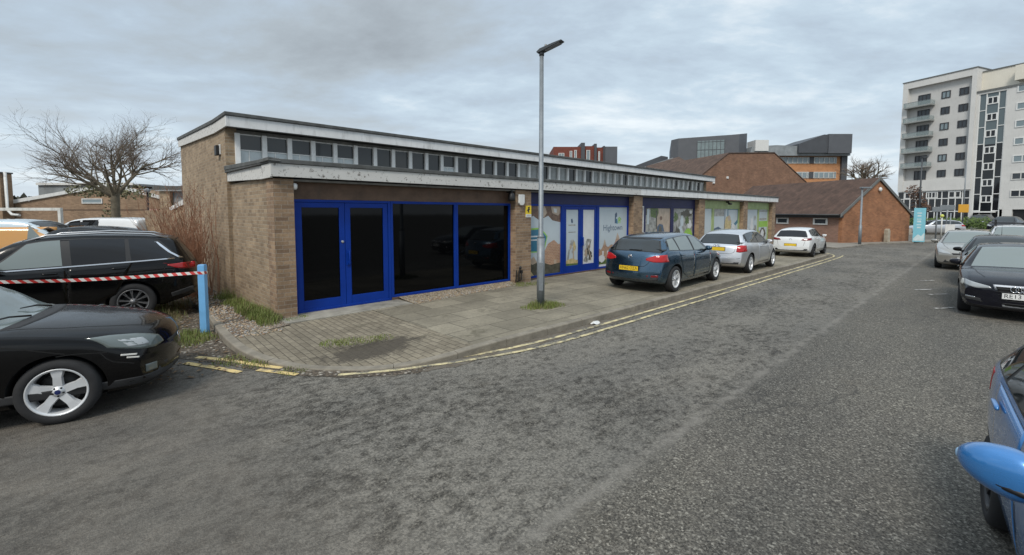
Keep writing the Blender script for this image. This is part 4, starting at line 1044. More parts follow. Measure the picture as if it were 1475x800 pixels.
def hatch_details(sp, **kw):
    """windows, doors and lamps placed in proportion to the length of a hatchback"""
    a = sp['L']/4.34; W2 = sp['W']/2; hk = sp['H']/1.46
    s = lambda x: x*a
    d = dict(ws=(s(1.23), s(1.98)), rw=(s(4.15), s(3.88)),
        dlo=[(s(1.50), s(1.98), s(4.0), s(3.66)), (s(1.60), s(2.02), s(2.44), s(2.40)), (s(2.53), s(2.49), s(3.30), s(3.24)), (s(3.36), s(3.30), s(3.80), s(3.58))],
        doors=[(s(1.42), s(2.49), s(1.40), s(2.48)), (s(2.505), s(3.16), s(2.495), s(3.42))], dz=(.29, None), rz=.44,
        lamps=[('headlight', 'front', [(.42, .60*hk), (.62, .61*hk), (W2*.885, .655*hk)], [(.46, .655*hk), (.66, .735*hk), (W2*.885, .785*hk)], M_HL),
               ('tail_light', 'rear', [(.50, .80*hk), (.66, .79*hk), (W2*.955, .84*hk)], [(.56, .93*hk), (.72, .97*hk), (W2*.945, .99*hk)], M_RED)],
        centre=[('lower_grille', 'front', [(-.62, .285), (0, .275), (.62, .285)], [(-.55, .40), (0, .41), (.55, .40)], M_PLAS),
                ('upper_grille', 'front', [(-.36, .565), (0, .56), (.36, .565)], [(-.40, .625), (0, .635), (.40, .625)], M_PLAS),
                ('rear_skirt', 'rear', [(-W2*.82, .33), (0, .33), (W2*.82, .33)], [(-W2*.85, .42), (0, .43), (W2*.85, .42)], M_PLAS)],
        seams=[('top', [(s(.24), .50), (s(.5), .62*W2/.92), (s(1.2), .72*W2/.92)]), ('rear', [(0, .50), (.52, .50), (.56, .62), (.60, .80*hk), (.55, .98*hk), (.53, 1.02*hk)])])
    d.update(kw); sp.update(d); return sp
uS = (math.sin(TH), math.cos(TH))
def hd(deg): return (math.sin(R(deg)), math.cos(R(deg)))        # heading measured from +Y towards +X
# --- black hatchback in the left foreground
P_BLACK = paint('black_paint', (.0018, .0018, .0022), .0, .22, .42, .02, .15)
sp = scale_spec(HATCH); sp['kf'] = .32; sp['r'] = .325
for k, (a, b_) in enumerate(((0, .63), (.03, .725), (.10, .795), (.28, .865), (.75, .945), (1.10, .985))): sp['top'][k] = (a, b_)
sp['belt'][1] = (.4, .82)
hatch_details(sp, style='five', glass=M_CGL, screen=M_CGLP, rimf=.72, gap=.045, handles=True,
    lamps=[('headlight', 'front', [(.46, .635), (.62, .61), (.76, .635), (.84, .70)], [(.50, .72), (.64, .785), (.76, .82), (.84, .825)], M_HLD), ('tail_light', 'rear', [(.60, .80), (.86, .82)], [(.62, 1.0), (.84, 1.05)], M_RED),
           ('side_repeater', 'side', [(1.44, .69), (1.53, .685)], [(1.44, .725), (1.53, .72)], M_CLR), ('fog_light', 'front', [(.60, .36), (.74, .37)], [(.60, .44), (.74, .45)], M_HLD),
           ('sticker', 'side', [(.33, .585), (.43, .600)], [(.33, .600), (.43, .617)], M_CLR), ('sticker', 'side', [(.31, .553), (.39, .566)], [(.31, .566), (.39, .581)], M_CLR), ('lamp_reflector', 'front', [(.66, .665), (.78, .675)], [(.67, .745), (.78, .765)], M_HL), ('bumper_strip', 'front', [(.30, .245), (.66, .25), (.90, .265)], [(.30, .33), (.66, .335), (.90, .35)], M_PLAS)],
    seams=[('side', [(.80, .70), (1.1, .80), (1.45, .875)]), ('side', [(.34, .50), (.50, .56), (.56, .66)]), ('top', [(.20, .44), (.40, .56), (.75, .68), (1.2, .74)]), ('side', [(.52, .66), (.75, .69), (.86, .685)]), ('side', [(1.40, .30), (1.41, .90)])])
CAR1, shF = car('black_hatchback', 'glossy black hatchback with five-spoke silver alloys nosing in at the left foreground', 'car', sp, P_BLACK, (-6.09, 4.47, 0), hd(60))
mb = MB()
for dy, L_ in ((.42, .62), (-.22, .55)):
    p0 = shF.P('top', 1.22, abs(dy), .02, 1 if dy > 0 else -1); p1 = shF.P('top', 1.36, abs(dy-.45), .03, 1 if dy-.45 > 0 else -1)
    mb.tube([p0, ((p0[0]+p1[0])/2, (p0[1]+p1[1])/2, (p0[2]+p1[2])/2+.02), p1], [.012, .010, .006], 6)
mb.build('wiper', M_TRIM, CAR1)
mb = MB(); patch(shF, mb, 'top', [(1.10, -.66), (1.08, 0), (1.10, .66)], [(1.24, -.72), (1.23, 0), (1.24, .72)], 1, 20, 3, .003); mb.build('scuttle', M_PLAS, CAR1)
q = shF.S(0, .60, False); x_ = shF.pt(q, 0, .60)[0]
mb = MB(); mb.blob((x_+.01, 0, .60), (.012, .075, .032), 2, 20, 8); mb.build('badge', [M_CHROME], CAR1)
for w_ in CAR1.children:
    if w_.name.startswith('wheel'):
        mb = MB(); mb.lathe([(.024, .1025-.012+.002), (.001, .1025-.012+.005)], 'y', 18); b_ = mb.build('badge', plain('badge_blue', (.01, .02, .10), .3), w_)
# --- black SUV behind the tape
P_BLK2 = paint('black_suv_paint', (.0022, .0022, .0025), .0, .22, .42, .03, .15)
SUV = dict(L=4.695, W=1.80, H=1.66, wb=2.67, fo=.93, r=.35, tw=.225,
    top=[(0, .70), (.05, .85), (.2, .95), (.6, 1.02), (1.15, 1.08), (1.30, 1.11), (1.75, 1.38), (2.1, 1.56), (2.5, 1.64), (3.0, 1.66), (3.8, 1.63), (4.20, 1.575), (4.30, 1.54), (4.45, 1.34), (4.58, 1.12), (4.64, .95), (4.68, .80), (4.695, .62)],
    bot=[(0, .34), (.1, .26), (.5, .22), (4.0, .22), (4.4, .30), (4.695, .42)],
    belt=[(0, .70), (.4, .88), (1.3, 1.03), (2.2, 1.06), (3.4, 1.10), (4.2, 1.13), (4.695, 1.10)],
    wd=[(0, .80), (.3, .86), (.9, .895), (2.2, .90), (3.6, .90), (4.4, .87), (4.695, .80)],
    wr=[(0, .6), (1.3, .67), (2.1, .64), (3.2, .635), (4.2, .61), (4.695, .64)], kf=.30, kr=.20)
SUV.update(style='ten', rimf=.68, rimmat=plain('two_tone_alloy', (.17, .17, .175), .35, metal=.5, var=.3, sc=9), ws=(1.30, 2.12), rw=(4.60, 4.33), glass=M_CGLT, gap=.055,
    dlo=[(1.62, 2.2, 4.34, 3.98), (1.72, 2.2, 2.66, 2.62, M_CGLP), (2.78, 2.74, 3.52, 3.50), (3.60, 3.56, 4.20, 3.92)],
    doors=[(1.55, 2.71, 1.50, 2.70), (2.725, 3.36, 2.715, 3.62)], dz=(.36, None), rz=.52,
    lamps=[('headlight', 'front', [(.45, .74), (.86, .80)], [(.45, .82), (.86, .90)], M_HL),
           ('tail_light', 'rear', [(.36, .92), (.6, .90), (.845, .93)], [(.36, 1.02), (.6, 1.045), (.865, 1.06)], M_REDD),
           ('tail_light', 'side', [(4.14, 1.015), (4.30, .945), (4.56, .94)], [(4.14, 1.03), (4.30, 1.045), (4.50, 1.055)], M_RED),
           ('chrome_strip', 'side', [(1.60, 1.030), (2.6, 1.062), (3.6, 1.103), (4.24, 1.135)], [(1.60, 1.052), (2.6, 1.084), (3.6, 1.125), (4.24, 1.155)], M_CHROME),
           ('chrome_strip', 'side', [(4.36, 1.150), (4.18, 1.27), (3.98, 1.475)], [(4.30, 1.150), (4.13, 1.27), (3.93, 1.475)], M_CHROME),
           ('sill_strip', 'side', [(1.6, .33), (3.2, .33)], [(1.6, .355), (3.2, .355)], M_CHROME),
           ('bumper_trim', 'side', [(4.18, .38), (4.48, .46), (4.60, .48)], [(4.17, .46), (4.46, .56), (4.60, .58)], M_PLAS)],
    seams=[('side', [(4.05, .70), (4.10, 1.0)])], rplate='')
CAR2, shS = car('black_suv', 'black estate-shaped off-roader with chrome window line and silver roof rails behind the striped tape', 'car', SUV, P_BLK2, (-8.80, 8.42, .06), hd(-126))
for side in (1, -1):
    mb = MB(); pp = [shS.P('top', q, shS.edge(q)[0]*.93, .0, side) for q in (2.2, 2.45, 3.2, 3.9, 4.18)]
    mb.tube([(p[0], p[1], p[2]+h_) for p, h_ in zip(pp, (.0, .045, .05, .045, .0))], .017, 8); mb.build('roof_rail', M_ALU, CAR2)
# --- steel blue hatchback on the pavement
P_BLUE = paint('steel_blue_paint', (.052, .104, .160), .92, .26, .9, .05)
AST = scale_spec(HATCH, L=4.42, W=1.81, H=1.46, wb=2.685, fo=.94, r=.325)
AST['top'] = [(p[0], p[1]) for p in AST['top']]
AST['top'][-7:] = [(3.78, 1.37), (3.95, 1.305), (4.12, 1.15), (4.25, 1.03), (4.33, .95), (4.40, .72), (4.42, .58)]
AST['kr'] = .24; AST['krr'] = 1.3
hatch_details(AST, style='twin', glass=M_CGLP, rglass=M_CGL, rplate='HN62 OZA', rz_=.60, rw=(4.245, 3.955), rwi=(.07, .09),
    lamps=[('headlight', 'front', [(.42, .62), (.84, .68)], [(.46, .68), (.84, .81)], M_HL),
           ('tail_light', 'rear', [(.42, .815), (.60, .77), (.855, .775)], [(.42, .86), (.60, .93), (.83, .955)], M_RED),
           ('reflector', 'rear', [(.46, .40), (.72, .41)], [(.46, .445), (.72, .46)], M_REDD)],
    centre=[('rear_skirt', 'rear', [(-.70, .325), (0, .325), (.70, .325)], [(-.74, .40), (0, .405), (.74, .40)], M_PLAS),
            ('spoiler', 'rear', [(-.54, 1.315), (0, 1.317), (.54, 1.315)], [(-.55, 1.35), (0, 1.357), (.55, 1.35)], M_TRIM)],
    seams=[('rear', [(0, .655), (.40, .66), (.48, .74), (.56, .86), (.62, 1.0), (.58, 1.2)]), ('rear', [(.0, .47), (.6, .475), (.80, .50)])])
CAR3, shA = car('blue_hatchback', 'steel blue five-door hatchback parked half on the pavement just past the lamp post', 'car', AST, P_BLUE, (4.42, 12.80, .125), hd(44.2))
q = shA.S(0, .885, True); x_ = shA.pt(q, 0, .885)[0]
mb = MB(); mb.lathe([(.052, -.002), (.056, -.008), (.046, -.012), (.042, -.006), (.001, -.005)], 'x', 24, c=(x_, 0, .885)); mb.box(x_-.014, x_-.004, -.03, .03, .872, .895); mb.build('badge', M_CHROME, CAR3)
mb = MB(); p = shA.P('rear', .10, 1.10, .02, 1); p2 = shA.P('rear', .25, 1.055, .015, -1); mb.tube([shA.P('rear', .08, 1.05, .015, 1), shA.P('rear', .15, 1.056, .022, -1), p2], .010, 6); mb.build('wiper', M_TRIM, CAR3)
# --- silver hatchback
P_SILV = paint('silver_paint', (.60, .61, .63), .75, .34, 1, .08)
A8L = scale_spec(HATCH, L=4.15, W=1.735, H=1.42, wb=2.51, fo=.84, r=.315)
A8L['top'][-7:] = [(3.50, 1.335), (3.66, 1.28), (3.86, 1.10), (4.0, .965), (4.08, .90), (4.13, .72), (4.15, .58)]
hatch_details(A8L, style='five', rplate='', rz_=.80, rw=(3.985, 3.68), glass=M_CGL, doors=[(1.36, 2.62, 1.34, 2.62)],
    dlo=[(1.43, 1.9, 3.86, 3.50), (1.53, 1.93, 2.58, 2.52), (2.66, 2.60, 3.62, 3.40)],
    lamps=[('headlight', 'front', [(.42, .60), (.80, .63)], [(.46, .66), (.80, .75)], M_HL), ('tail_light', 'rear', [(.60, .72), (.70, .705), (.83, .73)], [(.60, .91), (.70, .935), (.81, .93)], M_RED)],
    centre=[('rear_skirt', 'rear', [(-.66, .325), (0, .325), (.66, .325)], [(-.70, .39), (0, .395), (.70, .39)], M_PLAS)],
    seams=[('rear', [(0, .655), (.46, .66), (.55, .72), (.57, .90), (.62, .98)]), ('rear', [(.0, .50), (.6, .505), (.78, .53)])])
CAR4, shV = car('silver_hatchback', 'older silver three-door hatchback parked on the pavement in front of the lime green windows', 'car', A8L, P_SILV, (8.16, 16.28, .125), hd(44.5))
def rings(root, sh, z, rear, rad=.042, d=.052):
    q = sh.S(0, z, rear); x = sh.pt(q, 0, z)[0] + (-.010 if rear else .022); mb = MB()
    for k in range(4):
        c = (-1.5+k)*d*1.12
        mb.lathe([(rad+.007, -.004), (rad+.004, .006 if not rear else -.006), (rad-.004, .006 if not rear else -.006), (rad-.007, -.004)], 'x', 22, c=(x, c, z))
    mb.build('badge', M_CHROME, root)
rings(CAR4, shV, .905, True, .030, .04)
# --- white hatchback
P_WHITE = paint('white_paint', (.66, .67, .67), .0, .30)
GLF = scale_spec(HATCH, L=4.26, W=1.80, H=1.45, wb=2.63, fo=.86, r=.32)
GLF['top'][-7:] = [(3.66, 1.37), (3.84, 1.31), (3.99, 1.14), (4.11, 1.0), (4.19, .90), (4.245, .72), (4.26, .58)]
hatch_details(GLF, style='twin', rimmat=M_ALLOYD, rplate='', rz_=.60, rw=(4.10, 3.86), glass=M_CGLT,
    lamps=[('headlight', 'front', [(.42, .60), (.84, .65)], [(.46, .66), (.84, .77)], M_HL), ('tail_light', 'rear', [(.44, .83), (.62, .82), (.845, .84)], [(.50, .90), (.66, .93), (.83, .955)], M_REDD)],
    centre=[('rear_skirt', 'rear', [(-.72, .325), (0, .325), (.72, .325)], [(-.72, .415), (0, .42), (.72, .415)], M_PLAS)])
CAR5, shG = car('white_hatchback', 'white hatchback with dark wheels parked furthest along the shop pavement near the low brick building', 'car', GLF, P_WHITE, (13.92, 21.72, .12), hd(44.5))
CAR5.scale = (.91, .91, .91); q = shG.S(0, .86, True); x_ = shG.pt(q, 0, .86)[0]; mb = MB(); mb.lathe([(.055, -.002), (.058, -.01), (.048, -.012), (.045, -.004)], 'x', 22, c=(x_, 0, .86)); mb.build('badge', M_CHROME, CAR5)
# --- row facing us on the right-hand kerb
P_NAVY = paint('dark_navy_paint', (.005, .0052, .010), .1, .24, .5, .04, .2)
A8V = scale_spec(HATCH, L=4.31, W=1.785, H=1.42, wb=2.60, fo=.88, r=.32); A8V['kf'] = .26
for k, (a, b_) in enumerate(((0, .66), (.04, .73), (.14, .79), (.35, .855), (.75, .925))): A8V['top'][k] = (a, b_)
hatch_details(A8V, style='twin', fplate='RE13 LNV', fz=.50, screen=M_CGLP,
    lamps=[('headlight', 'front', [(.40, .625), (.60, .60), (.79, .645)], [(.43, .66), (.60, .70), (.79, .745)], M_HL), ('tail_light', 'rear', [(.50, .80), (.85, .83)], [(.50, .92), (.84, .96)], M_RED),
           ('fog_light', 'front', [(.50, .335), (.82, .365)], [(.52, .40), (.82, .445)], M_PLAS), ('fog_lamp_trim', 'front', [(.62, .395), (.76, .41)], [(.62, .42), (.76, .437)], M_CHROME),
           ('side_repeater', 'side', [(.42, .63), (.56, .64)], [(.42, .73), (.56, .74)], M_CLR)],
    centre=[('grille_frame', 'front', [(-.24, .285), (0, .285), (.24, .285)], [(-.385, .70), (0, .705), (.385, .70)], plain('satin_chrome', (.55, .56, .58), .3, metal=.25, var=.04)),
            ('lower_lip', 'front', [(-.80, .235), (0, .225), (.80, .235)], [(-.80, .275), (0, .27), (.80, .275)], M_PLAS)])
HEAD = (-math.sin(R(45.3)), -math.cos(R(45.3)))
CAR6, shQ = car('navy_hatchback', 'dark navy hatchback facing us with a large chrome-edged grille, nearest of the right-hand row', 'car', A8V, P_NAVY, (11.22, 10.0, 0), HEAD)
mb = MB(); patch(shQ, mb, 'front', [(-.205, .312), (0, .312), (.205, .312)], [(-.345, .668), (0, .672), (.345, .668)], 1, 26, 6, .011, 0, .02); gr = mb.build('grille', M_WELL, CAR6)
mb = MB()
for k in range(6):
    z_ = .345+.055*k; w_ = .235+.135*(z_-.30)/.38; patch(shQ, mb, 'front', [(-w_, z_), (w_, z_)], [(-w_, z_+.012), (w_, z_+.012)], 1, 14, 1, .016, 0, .01)
mb.build('grille_bar', M_PLAS, gr)
rings(CAR6, shQ, .635, False, .052, .062)
for w_ in CAR6.children:
    if w_.name.startswith('number_plate'): w_.location.x += .018
DRK = scale_spec(HATCH, L=4.3, W=1.79, H=1.44, wb=2.6, fo=.87, r=.315); hatch_details(DRK, style='seven', fplate='')
CAR7, sh7 = car('black_hatchback', 'black hatchback in the right-hand row, squeezed between the navy car and the beige one', 'car', DRK, P_BLK2, (14.66, 13.44, 0), HEAD)
p = sh7.P('top', 3.3, .0, .0, 1); mb = MB(); mb.tube([p, (p[0]-.10, p[1], p[2]+.34)], [.006, .003], 6); mb.build('aerial', M_TRIM, CAR7)
P_BEIGE = paint('beige_silver_paint', (.34, .325, .295), .5, .33)
SAL = scale_spec(HATCH, L=4.6, W=1.79, H=1.43, wb=2.70, fo=.92, r=.315)
hatch_details(SAL, style='seven', fplate='', screen=M_CGLP)
car('beige_saloon', 'pale beige silver saloon in the right-hand row behind the black car', 'car', SAL, P_BEIGE, (18.0, 17.78, 0), HEAD)
WSV = {k: (list(v) if isinstance(v, list) else v) for k, v in SUV.items()}
for k in ('lamps', 'seams', 'doors', 'dlo'): WSV[k] = list(SUV[k])
WSV = scale_spec(WSV, H=1.50); WSV['lamps'] = SUV['lamps'][:2]; WSV.update(fplate='', style='seven', rplate='', screen=M_CGLP)
CARW, shW = car('white_van', 'white van with a black roof rack at the end of the right-hand row', 'van', WSV, P_WHITE, (24.8, 22.3, 0), HEAD)
t_ = thing('roof_rack', 'black roof rack bars with uprights on the white van in the right-hand row', 'rack', (24.8, 22.3, 1.46), math.atan2(HEAD[1], HEAD[0]))
for x_ in (-.2, -1.0, -1.7):
    mb = MB(); mb.box(x_-.03, x_+.03, -.72, .72, .10, .14); mb.build('cross_bar', M_TRIM, t_)
    for y_ in (-.60, .60): mb = MB(); mb.box(x_-.02, x_+.02, y_-.02, y_+.02, -.06, .30 if y_ < 0 else .20); mb.build('upright', M_TRIM, t_)
# --- bright blue car beside the camera
P_SKY = paint('bright_blue_paint', (.035, .19, .48), .25, .28)
SM = scale_spec(HATCH, L=3.9, W=1.69, H=1.48, wb=2.46, fo=.76, r=.30); hatch_details(SM, style='seven', rimmat=M_ALLOYD, mirror=False)
BH = hd(180+40.5); BR = (BH[1], -BH[0])
ra = (3.25, 2.95)
bc = (ra[0]-BR[0]*.80+BH[0]*1.23, ra[1]-BR[1]*.80+BH[1]*1.23)
CAR8, shB = car('blue_car', 'bright blue small car close beside us at the right edge with its mirror sticking out', 'car', SM, P_SKY, (bc[0], bc[1], 0), BH)
def big_mirror(root, sh, s, z, side):
    p = sh.P('side', s, z, 0, side); mb = MB(); n0 = 0
    mb.blob((p[0]+.01, p[1]+side*.165, z+.07), (.085, .125, .105), 2.5, 28, 16)
    for i in range(len(mb.v)):
        v_ = list(mb.v[i]); k = (v_[1]-p[1])*side/.28; v_[0] -= .10*max(0, k)**1.6; v_[2] = z+.07+(v_[2]-z-.07)*(1.12-.45*max(0, k)**2); mb.v[i] = tuple(v_)
    o = mb.build('wing_mirror', P_SKY, root)
    mb = MB(); mb.blob((p[0]+.006, p[1]+side*.14, z+.012), (.088, .11, .026), 2.4, 22, 10)
    for i in range(len(mb.v)):
        v_ = list(mb.v[i]); k = (v_[1]-p[1])*side/.28; v_[0] -= .10*max(0, k)**1.6; v_[2] += .03*k; mb.v[i] = tuple(v_)
    mb.build('mirror_base', M_TRIM, o)
    mb = MB(); mb.blob((p[0]-.105, p[1]+side*.272, z+.072), (.028, .022, .026), 2.3, 16, 10); mb.build('side_repeater', plain('pale_blue_lens', (.30, .46, .62), .2, var=.05), o)
    mb = MB(); mb.tube([(p[0]+.01, p[1]-side*.02, z-.03), (p[0]+.01, p[1]+side*.10, z+.01)], [.05, .035], 10); mb.build('stalk', M_TRIM, o)
for side in (1, -1): big_mirror(CAR8, shB, 1.62, .93, side)
# --- vehicles in the car park behind the SUV
M_LBV = paint('pale_blue_white_paint', (.47, .56, .62), .0, .32); M_ORV = paint('orange_livery', (.52, .25, .05), .0, .35)
VAN = dict(L=4.4, W=1.80, H=1.84, wb=2.8, fo=.85, r=.32, tw=.2,
    top=[(0, .72), (.05, .86), (.3, .98), (.8, 1.08), (1.0, 1.13), (1.35, 1.40), (1.75, 1.68), (2.05, 1.79), (2.5, 1.835), (3.4, 1.84), (4.2, 1.80), (4.32, 1.74), (4.38, 1.4), (4.395, 1.0), (4.4, .6)],
    bot=[(0, .3), (.1, .22), (.5, .2), (4.0, .2), (4.4, .34)], belt=[(0, .72), (.4, .92), (1.0, 1.06), (2.0, 1.12), (4.4, 1.12)],
    wd=[(0, .80), (.3, .86), (.9, .895), (2.2, .90), (4.2, .89), (4.4, .86)], wr=[(0, .6), (1.2, .70), (2.1, .70), (4.2, .70), (4.4, .70)], kf=.28, kr=.05,
    ws=(1.02, 1.95), style='seven', dlo=[(1.32, 1.86, 2.95, 2.95), (1.42, 1.9, 2.28, 2.28, M_CGLT), (2.36, 2.36, 2.92, 2.92, M_CGLT)], doors=[(1.3, 2.32, 1.28, 2.32)], dz=(.34, None),
    lamps=[('headlight', 'front', [(.45, .74), (.85, .80)], [(.45, .84), (.85, .96)], M_HL), ('tail_light', 'rear', [(.78, .90), (.875, .90)], [(.76, 1.3), (.86, 1.3)], M_RED)])
car('white_van', 'small white panel van with dark side windows parked beneath the bare tree', 'van', VAN, P_WHITE, (-15.9, 17.3, .1), hd(-92))
VAN2 = dict(VAN); VAN2['lamps'] = VAN['lamps'] + [('livery_band', 'side', [(1.30, .86), (2.4, .86), (4.30, .86)], [(1.30, 1.60), (2.4, 1.60), (4.30, 1.60)], M_ORV)]
VAN2['dlo'] = [(1.32, 1.86, 1.95, 1.95), (1.42, 1.9, 1.92, 1.92, M_CGLP)]
car('livery_van', 'pale blue van with an orange side band half hidden behind the black estate-shaped car', 'van', VAN2, M_LBV, (-15.0, 14.1, .08), hd(72))
DK2 = scale_spec(HATCH, L=4.3, W=1.8, H=1.62, wb=2.6, fo=.85, r=.33); hatch_details(DK2, style='seven', rplate='', glass=M_CGLT)
DK2['lamps'] = [DK2['lamps'][0], ('tail_light', 'rear', [(.58, 1.12), (.72, 1.12), (.84, 1.15)], [(.56, 1.32), (.68, 1.34), (.77, 1.34)], M_RED)]
car('dark_car', 'dark tall hatchback with its roof and red lamp showing over the black estate-shaped car', 'car', DK2, P_BLK2, (-13.6, 14.2, .08), hd(-91))
# --- far end of the road
FAR = scale_spec(HATCH); hatch_details(FAR, style='seven', mirror=False, doors=(), seams=())
car('silver_car', 'pale silver car at the junction beside the light blue banner', 'car', FAR, P_SILV, (41.0, 43.8, 0), hd(-70))
FAR2 = scale_spec(HATCH, H=1.6); hatch_details(FAR2, style='seven', mirror=False, doors=(), seams=())
car('dark_car', 'dark car parked beside the hedge in front of the white tower', 'car', FAR2, P_BLK2, (56.5, 54.5, .3), hd(-120))
car('dark_blue_car', 'dark blue car showing its roof between the hedge and the white van with the rack', 'car', FAR2, P_NAVY, (47.0, 43.0, .2), hd(-120))
# ------------------------------------------------------------------ posts, lamps, tape, signs
M_GALV = plain('galvanised_steel', (.20, .22, .235), .5, metal=.35, var=.15, sc=10)
M_LAMP = plain('dark_grey_lamp', (.045, .05, .055), .5, var=.1)
M_LENS = plain('led_glass', (.16, .16, .15), .2, var=.1)
M_PBLUE = plain('light_blue_gloss', (.16, .40, .68), .4, var=.10, sc=4, coat=.2, stain=.12)
t_ = thing('street_lamp', 'tall grey street lamp with flat tilted head on the pavement before the shop', 'street lamp', L2W(4.03, -2.60, .125))
mb = MB(); mb.tube([(0, 0, 0), (0, 0, 1.45)], .082, 20); mb.build('base_section', M_GALV, t_)
mb = MB(); mb.tube([(0, 0, 1.44), (0, 0, 1.50), (0, 0, 1.52), (0, 0, 5.25)], [.078, .066, .052, .042], 18); mb.build('pole', M_GALV, t_)
mb = MB(); mb.box(-.045, .045, -.092, -.078, .35, .95); mb.build('access_door', M_GALV, t_, bev=.006)
hd_ = bpy.data.objects.new('lamp_head', None); COL.objects.link(hd_); hd_.parent = t_; hd_.scale = (.74, .74, .74); hd_.location = (0, 0, 5.25); hd_.rotation_euler = (0, R(-14), R(-32))
mb = MB(); mb.prism([(-.12, .03), (.0, .075), (.40, .055), (.66, .03), (.67, .0), (.55, -.015), (.05, -.025), (-.10, -.02)], 'y', -.10, .10); mb.build('housing', M_LAMP, hd_, bev=.012)
mb = MB(); mb.box(.12, .58, -.08, .08, -.030, -.016); mb.build('lens', M_LENS, hd_)
mb = MB(); mb.lathe([(.038, .05), (.038, .10), (.028, .13), (.001, .135)], 'z', 14, c=(.16, 0, .01)); mb.build('light_sensor', M_LENS, hd_)
mb = MB(); mb.tube([(0, 0, 5.17), (0, 0, 5.27)], .052, 14); mb.build('collar', M_LAMP, t_)
# blue post with tape
POST = L2W(-1.86, .33); POST = Vector((-5.36, 7.76, 0))
t_ = thing('bollard', 'light blue square timber post standing in the grass at the corner of the car park', 'post', POST, R(8))
mb = MB(); mb.box(-.054, .054, -.054, .054, -.05, 1.20); mb.box(-.047, .047, -.047, .047, 1.20, 1.212); mb.build('post', M_PBLUE, t_, bev=.007)
m, t, b = nt('barrier_tape'); b.inputs['Roughness'].default_value = .4
v = coord(t, 'UV'); sp_ = N(t, 'ShaderNodeSeparateXYZ'); lk(t, v, sp_.inputs[0])
w_ = math2(t, 'FRACT', math2(t, 'MULTIPLY', math2(t, 'ADD', sp_.outputs[0], math2(t, 'MULTIPLY', sp_.outputs[1], .9)), 8.0))
lk(t, mix(t, math2(t, 'GREATER_THAN', w_, .5), (.60, .58, .55), (.50, .035, .03)), b.inputs['Base Color']); M_TAPE = m
A, B_ = Vector((POST.x-.065, POST.y-.03, 1.07)), Vector((-9.6, 6.2, 1.18)); mb = MB(); n = 60; L_ = (B_-A).length
for i in range(n):
    s0, s1 = i/n, (i+1)/n
    def tp(s, e_):
        p = A.lerp(B_, s); p.z -= .09*math.sin(math.pi*s) ; tw = .25*math.sin(s*9+.4)+.15*math.sin(s*23); return (p.x + .026*e_*math.sin(tw)*.4, p.y + .026*e_*math.sin(tw), p.z + .026*e_*math.cos(tw))
    mb.poly([tp(s0, -1), tp(s1, -1), tp(s1, 1), tp(s0, 1)])
mb.X = Matrix.Translation((POST.x, POST.y, 0)) @ Matrix.Rotation(R(8), 4, 'Z')
q_ = .0565; lp = [(-q_, -q_), (q_, -q_), (q_, q_), (-q_, q_)]
for i in range(4): mb.poly([(lp[i][0], lp[i][1], 1.045), (lp[(i+1) % 4][0], lp[(i+1) % 4][1], 1.045), (lp[(i+1) % 4][0], lp[(i+1) % 4][1], 1.095), (lp[i][0], lp[i][1], 1.095)])
mb.X = Matrix.Identity(4)
o = tag(mb.build('barrier_tape', M_TAPE), 'red and white striped tape stretched from the light blue post across the black cars', 'tape'); 
sd_ = o.modifiers.new('solid', 'SOLIDIFY'); sd_.thickness = .0015
# litter
mb = MB(); rr = random.Random(5); pts = [(.16*math.cos(a)*rr.uniform(.5, 1), .09*math.sin(a)*rr.uniform(.6, 1), rr.uniform(.0, .035)) for a in [i*.6 for i in range(10)]]
mb.add(pts + [(0, 0, .05), (0, 0, .004)], [(i, (i+1) % 10, 10) for i in range(10)] + [((i+1) % 10, i, 11) for i in range(10)])
o = tag(mb.build('litter', M_WPL), 'scrap of crumpled white paper in the gutter by the kerb', 'litter'); put(o, 4.05, -3.99, .004)
# left lamp, height barrier
t_ = thing('street_lamp', 'short black lamp post far back on the left by the brick block', 'street lamp', (-19.3, 24.0, 0)); mb = MB(); mb.tube([(0, 0, 0), (0, 0, 3.2)], [.06, .05], 10); mb.build('pole', M_BLK, t_)
mb = MB(); mb.lathe([(.001, .0), (.10, .0), (.16, .14), (.05, .22), (.001, .23)], 'z', 14, c=(0, 0, 3.18)); mb.box(-.36, .36, -.03, .03, 3.33, 3.37); mb.build('lamp_head', plain('frosted_lamp', (.42, .44, .46), .4), t_)
t_ = thing('height_barrier', 'white goalpost height barrier over the car park entrance at far left', 'barrier', (-15.98, 16.0, 0)); M_WPOST = plain('white_steel', (.62, .62, .58), .5, var=.1, stain=.3)
mb = MB(); mb.box(-4.6, .05, -.05, .05, 2.18, 2.28); mb.build('beam', M_WPOST, t_, bev=.004)
for x_ in (0, -4.5): mb = MB(); mb.box(x_-.05, x_+.05, -.05, .05, 0, 2.18); mb.build('post', M_WPOST, t_, bev=.004)
# posts by the low brick building
t_ = thing('street_lamp', 'slim grey lamp post in front of the low orange brick gable', 'street lamp', (22.35, 28.95, .09)); mb = MB(); mb.tube([(0, 0, 0), (0, 0, 1.2), (0, 0, 1.22), (0, 0, 3.62)], [.09, .09, .06, .05], 12); mb.build('pole', M_GALV, t_); mb = MB(); mb.box(-.10, .55, -.12, .12, 3.56, 3.66); mb.build('lamp_head', M_GALV, t_, bev=.02)
mb = MB(); mb.box(-.13, .13, -.13, .13, 0, .80); mb.prism([(-.13, .80), (.13, .80), (.06, .92), (-.06, .92)], 'y', -.12, .12)
o = tag(mb.build('bollard', plain('pale_stone', (.36, .32, .25), .9, var=.25, sc=5, bmp=.3), bev=.02), 'short pale stone bollard at the foot of the orange brick gable', 'bollard'); o.location = (26.0, 31.25, .09); o.rotation_euler = (0, 0, R(20))
